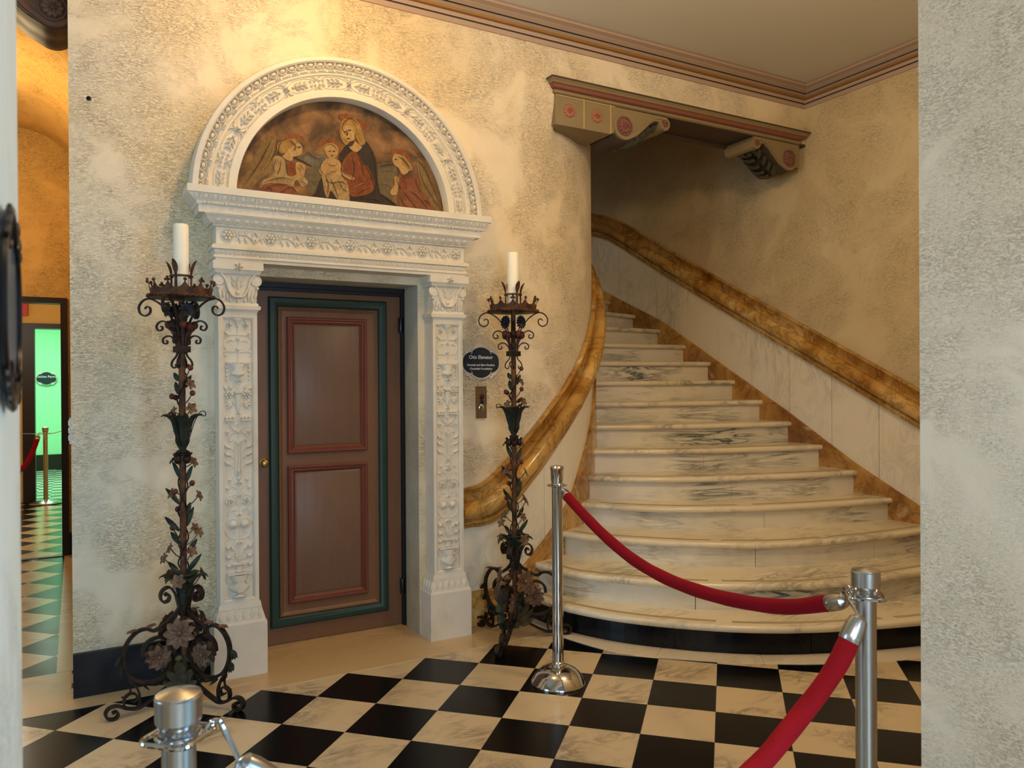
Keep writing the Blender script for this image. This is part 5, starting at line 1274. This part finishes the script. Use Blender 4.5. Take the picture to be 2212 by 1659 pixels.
stanchion(S2, 'brushed steel stanchion by the right jamb with two ropes hooked to it', 'ring')
stanchion(S3, 'brushed steel stanchion cut off by the bottom edge near the left jamb', 'ring')
ROPE1 = [(1.9923,3.0148,.9125),(1.9656,2.8335,.8509),(1.9352,2.6276,.7908),(1.9016,2.4004,.7446),(1.8677,2.1704,.727),(1.8343,1.9445,.7342),(1.8024,1.728,.7595),(1.7751,1.543,.7959),(1.7539,1.4097,.8410),(1.7470,1.3650,.8580)]
ROPE1H = [((2.008+.046*cos(radians(261.6)), 3.121+.046*sin(radians(261.6)), .948), radians(261.6)), ((1.733,1.258+.052,.903), pi/2)]
ROPE2 = [(1.6185,1.2154,.8305),(1.5905,1.2240,.7771),(1.5563,1.2430,.7163),(1.5,1.2641,.6484),(1.4383,1.2657,.6069),(1.3638,1.2677,.5626),(1.15,1.273,.470),(.96,1.278,.438),(.75,1.284,.472),(.55,1.289,.567),(.40,1.293,.678),(.30,1.296,.765),(.262,1.297,.802)]
ROPE2H = [((1.733-.052,1.258,.903), pi), ((.135+.052,1.300,.903), 0)]
def rope(name, pts, r, mat, label, ends, hooks, n=60):
    """pts: centre line from ferrule to ferrule; ends: ferrule length"""
    rt = empty(name, tuple(pts[0])); o = Vector(pts[0]); P = resamp(crom(pts, 14), n); P = [p-o for p in P]
    b = MB(); b.tube(P, [r*(1+.02*sin(i*.9)) for i in range(n)], 18); b.build('velvet_cover', mat, rt)
    for e, hk in ((0, hooks[0]), (1, hooks[1])):
        p, q = (P[0], P[2]) if e == 0 else (P[-1], P[-3]); ax = (p-q).normalized()
        b = MB(); b.lathe([(r*1.03,-.012),(r*1.08,-.010),(r*1.06,.004),(r*1.02,ends*.55),(r*.86,ends*.88),(r*.5,ends),(.006,ends+.004)], tuple(p), 24, tuple(ax)); b.ball(p+ax.cross(Vector((0,0,1))).normalized()*r*1.05, .0035, (1,1,1), 8, 5); f = b.build('ferrule', M['steel'], rt, ang=40)
        b = MB(); tip = p+ax*ends; c, ou = Vector(hk[0])-o, Vector((cos(hk[1]), sin(hk[1]), 0)); Z = Vector((0,0,1))
        b.tube(crom([tip-ax*.004, tip.lerp(c+ou*.013, .5), c+ou*.0125-Z*.002, c+ou*.007+Z*.0095, c-ou*.004+Z*.0105, c-ou*.0105+Z*.003, c-ou*.0095-Z*.006], 6), [.0046]*13+[.0040]*6+[.0034]*18, 8); b.build('hook', M['chrome'], rt)
    return tag(rt, label, 'rope')
rope('velvet_rope', ROPE1, .0225, M['velvet'], 'crimson velvet rope sagging from the chrome stanchion to the right steel stanchion', .045, (ROPE1H[0], ROPE1H[1]))
rope('velvet_rope', ROPE2, .0240, M['velvet_b'], 'red velvet rope falling from the right steel stanchion toward the near left one', .052, (ROPE2H[0], ROPE2H[1]))
stanchion((-.33,10.93,0), 'small distant stanchion standing in the left passage', 'ring', 'steel', .93)
rope('velvet_rope', [(-.415,10.91,.785),(-.46,10.80,.64),(-.53,10.65,.50),(-.66,10.45,.40),(-.85,10.2,.38),(-1.1,9.9,.44)], .028, M['velvet'], 'distant red velvet rope hanging from the stanchion in the left passage', .05, (((-.33-.052,10.93,.859), pi), ((-1.16,9.82,.52), -2.2)))
b = MB(); b.tube(crom([(-1.0,10.95,1.0),(-.7,10.95,.88),(-.36,10.966,.842),(-.33,10.968,.842),(-.2,10.98,.86),(.06,11.0,.95)], 8), .005, 6)
tag(b.build('barrier_cord', M['steel']), 'thin grey cord strung across the distant passage doorway', 'cord')
# ------------------------------------------------------------------ plaques, panel, small things
def text(body, size, loc, rot, mat, par, name, ext=.0004, off=0, xs=1.0):
    c = bpy.data.curves.new(name, 'FONT'); c.body = body; c.size = size; c.align_x = 'CENTER'; c.align_y = 'CENTER'; c.extrude = ext; c.offset = off; c.resolution_u = 3
    t = bpy.data.objects.new(name, c); COL.objects.link(t); bpy.context.view_layer.update()
    me = bpy.data.meshes.new_from_object(t.evaluated_get(bpy.context.evaluated_depsgraph_get())); bpy.data.objects.remove(t)
    o = bpy.data.objects.new(name, me); COL.objects.link(o); me.materials.clear(); me.materials.append(mat); o.parent = par; o.location = loc; o.rotation_euler = rot; o.scale = (xs,1,1)
    return o
def plaque(loc, rz, label, lines, hw=.130, hh=.099, rim='silver', face='sign_blue', tilt=0):
    """oval-ended enamel plaque; local x across, z up, front toward -y"""
    rt = tag(empty('wall_plaque', loc, rz), label, 'sign')
    def outl(k):
        # wide oval body with a shallower raised bow top and bottom
        q = []
        for i in range(96):
            t = 2*pi*i/96; c_, s_ = cos(t), sin(t)
            x1 = hw*k*math.copysign(abs(c_)**.80, c_); z1 = hh*.78*k*math.copysign(abs(s_)**.72, s_)
            bow = hh*k*math.sqrt(max(0, 1-(x1/(hw*.70))**2)) if abs(x1) < hw*.70 else 0
            z1 = math.copysign(max(abs(z1), bow), s_ if abs(s_) > 1e-9 else 1); q.append((x1, z1))
        return q
    b = MB(); b.prism([(x, -.004, z) for x, z in outl(.97)], (0, .004, 0)); b.prism([(x, -.009, z) for x, z in outl(.93)], (0, .006, 0)); b.build('plate', M[face], rt, smooth=False)
    b = MB(); b.tube([(x, -.010, z) for x, z in outl(.965)], .0055, 6, closed=True); b.build('rim', M[rim], rt)
    for sx in (-1, 1):
        for sz in (-1, 1):
            b = MB(); cx, cz = sx*hw*.62, sz*hh*.76
            for k in range(5): b.ball((cx+sx*(k-2)*.009, -.013, cz-sz*(k-2)*.006+sz*.004*(k % 2)), .0075, (1.2,.6,.9), 7, 5)
            b.tube([(cx+sx*.010*cos(t)-sx*.01, -.014, cz-sz*.012+sz*.010*sin(t)) for t in (i*.5 for i in range(10))], .0022, 5)
            b.build('scroll_ornament', M[rim if rim == 'silver' else 'pewter'], rt)
    for body, size, z in lines: text(body, size, (0, -.0094, z), (pi/2,0,0), M['white_text'], rt, 'lettering', off=.0003)
    return rt
    return rt
plaque((2.099,WY-.001,1.561), 0, 'dark oval plaque with white lettering on the wall right of the portal', [('Otis Elevator', .0295, .032), ('Kenneth and Myra Monfort', .0165, -.014), ('Charitable Foundation', .0165, -.036)])
plaque((-.435,15.168,1.545), 0, 'small dark plaque on the far mint green wall', [('Kitchen Pantry', .05, .03)], .155, .115)
plaque((-.0590,.870,1.521), pi/2, 'dark plaque seen edge-on on the left jamb', [], .104, .096, 'pewter').scale = (1,.65,1)
cp = tag(empty('call_panel', (2.099, WY, 1.325)), 'brass elevator call panel with round buttons below the dark oval plaque', 'control panel')
b = MB(); b.box((-.034,-.014,-.095),(.034,0,.095)); b.grid([[(-h,y,-v),(h,y,-v),(h,y,v),(-h,y,v)] for h,v,y in ((.034,.095,-.014),(.032,.093,-.017),(.028,.089,-.017),(.026,.087,-.014))], closeu=True); b.build('frame', M['brass'], cp, smooth=False)
b = MB(); b.box((-.026,-.0145,-.087),(.026,-.012,.087)); b.build('face_plate', M['bronze'], cp, smooth=False)
for z, r, m in ((.034,.0145,'knob_dark'),(.004,.011,'black_paint'),(-.030,.0155,'chrome')):
    b = MB(); b.lathe([(r*1.15,0),(r*1.15,.003),(r,.004),(r*.9,.009),(r*.4,.011)], (0,-.0145,z), 18, (0,-1,0)); b.build('button', M[m], cp)
for z in (.072,-.072):
    b = MB(); b.lathe([(.004,0),(.003,.002)], (0,-.0145,z), 10, (0,-1,0)); b.build('screw', M['brass'], cp)
b = MB(); b.box((-.0295,4.135,1.17),(-.022,4.205,1.29)); b.box((-.034,4.16,1.185),(-.0295,4.175,1.21)); b.box((-.034,4.16,1.22),(-.0295,4.175,1.245)); b.box((-.034,4.16,1.255),(-.0295,4.175,1.28))
tag(b.build('switch_plate', M['white_pl'], smooth=False), 'white switch plate on the end of the left plaster wall', 'switch')
b = MB(); b.lathe([(.011,0),(.011,.002),(.006,.004),(.003,.004)], (.061,WY,2.779), 12, (0,-1,0))
tag(b.build('wall_screw', M['pewter']), 'tiny dark screw high on the left plaster wall', 'screw')
b = MB(); b.box((-.78,11.10,2.285),(-.512,11.15,2.47)); e = b.build('exit_sign', M['exit_red'], smooth=False); tag(e, 'red sign above the far passage doorway', 'sign')
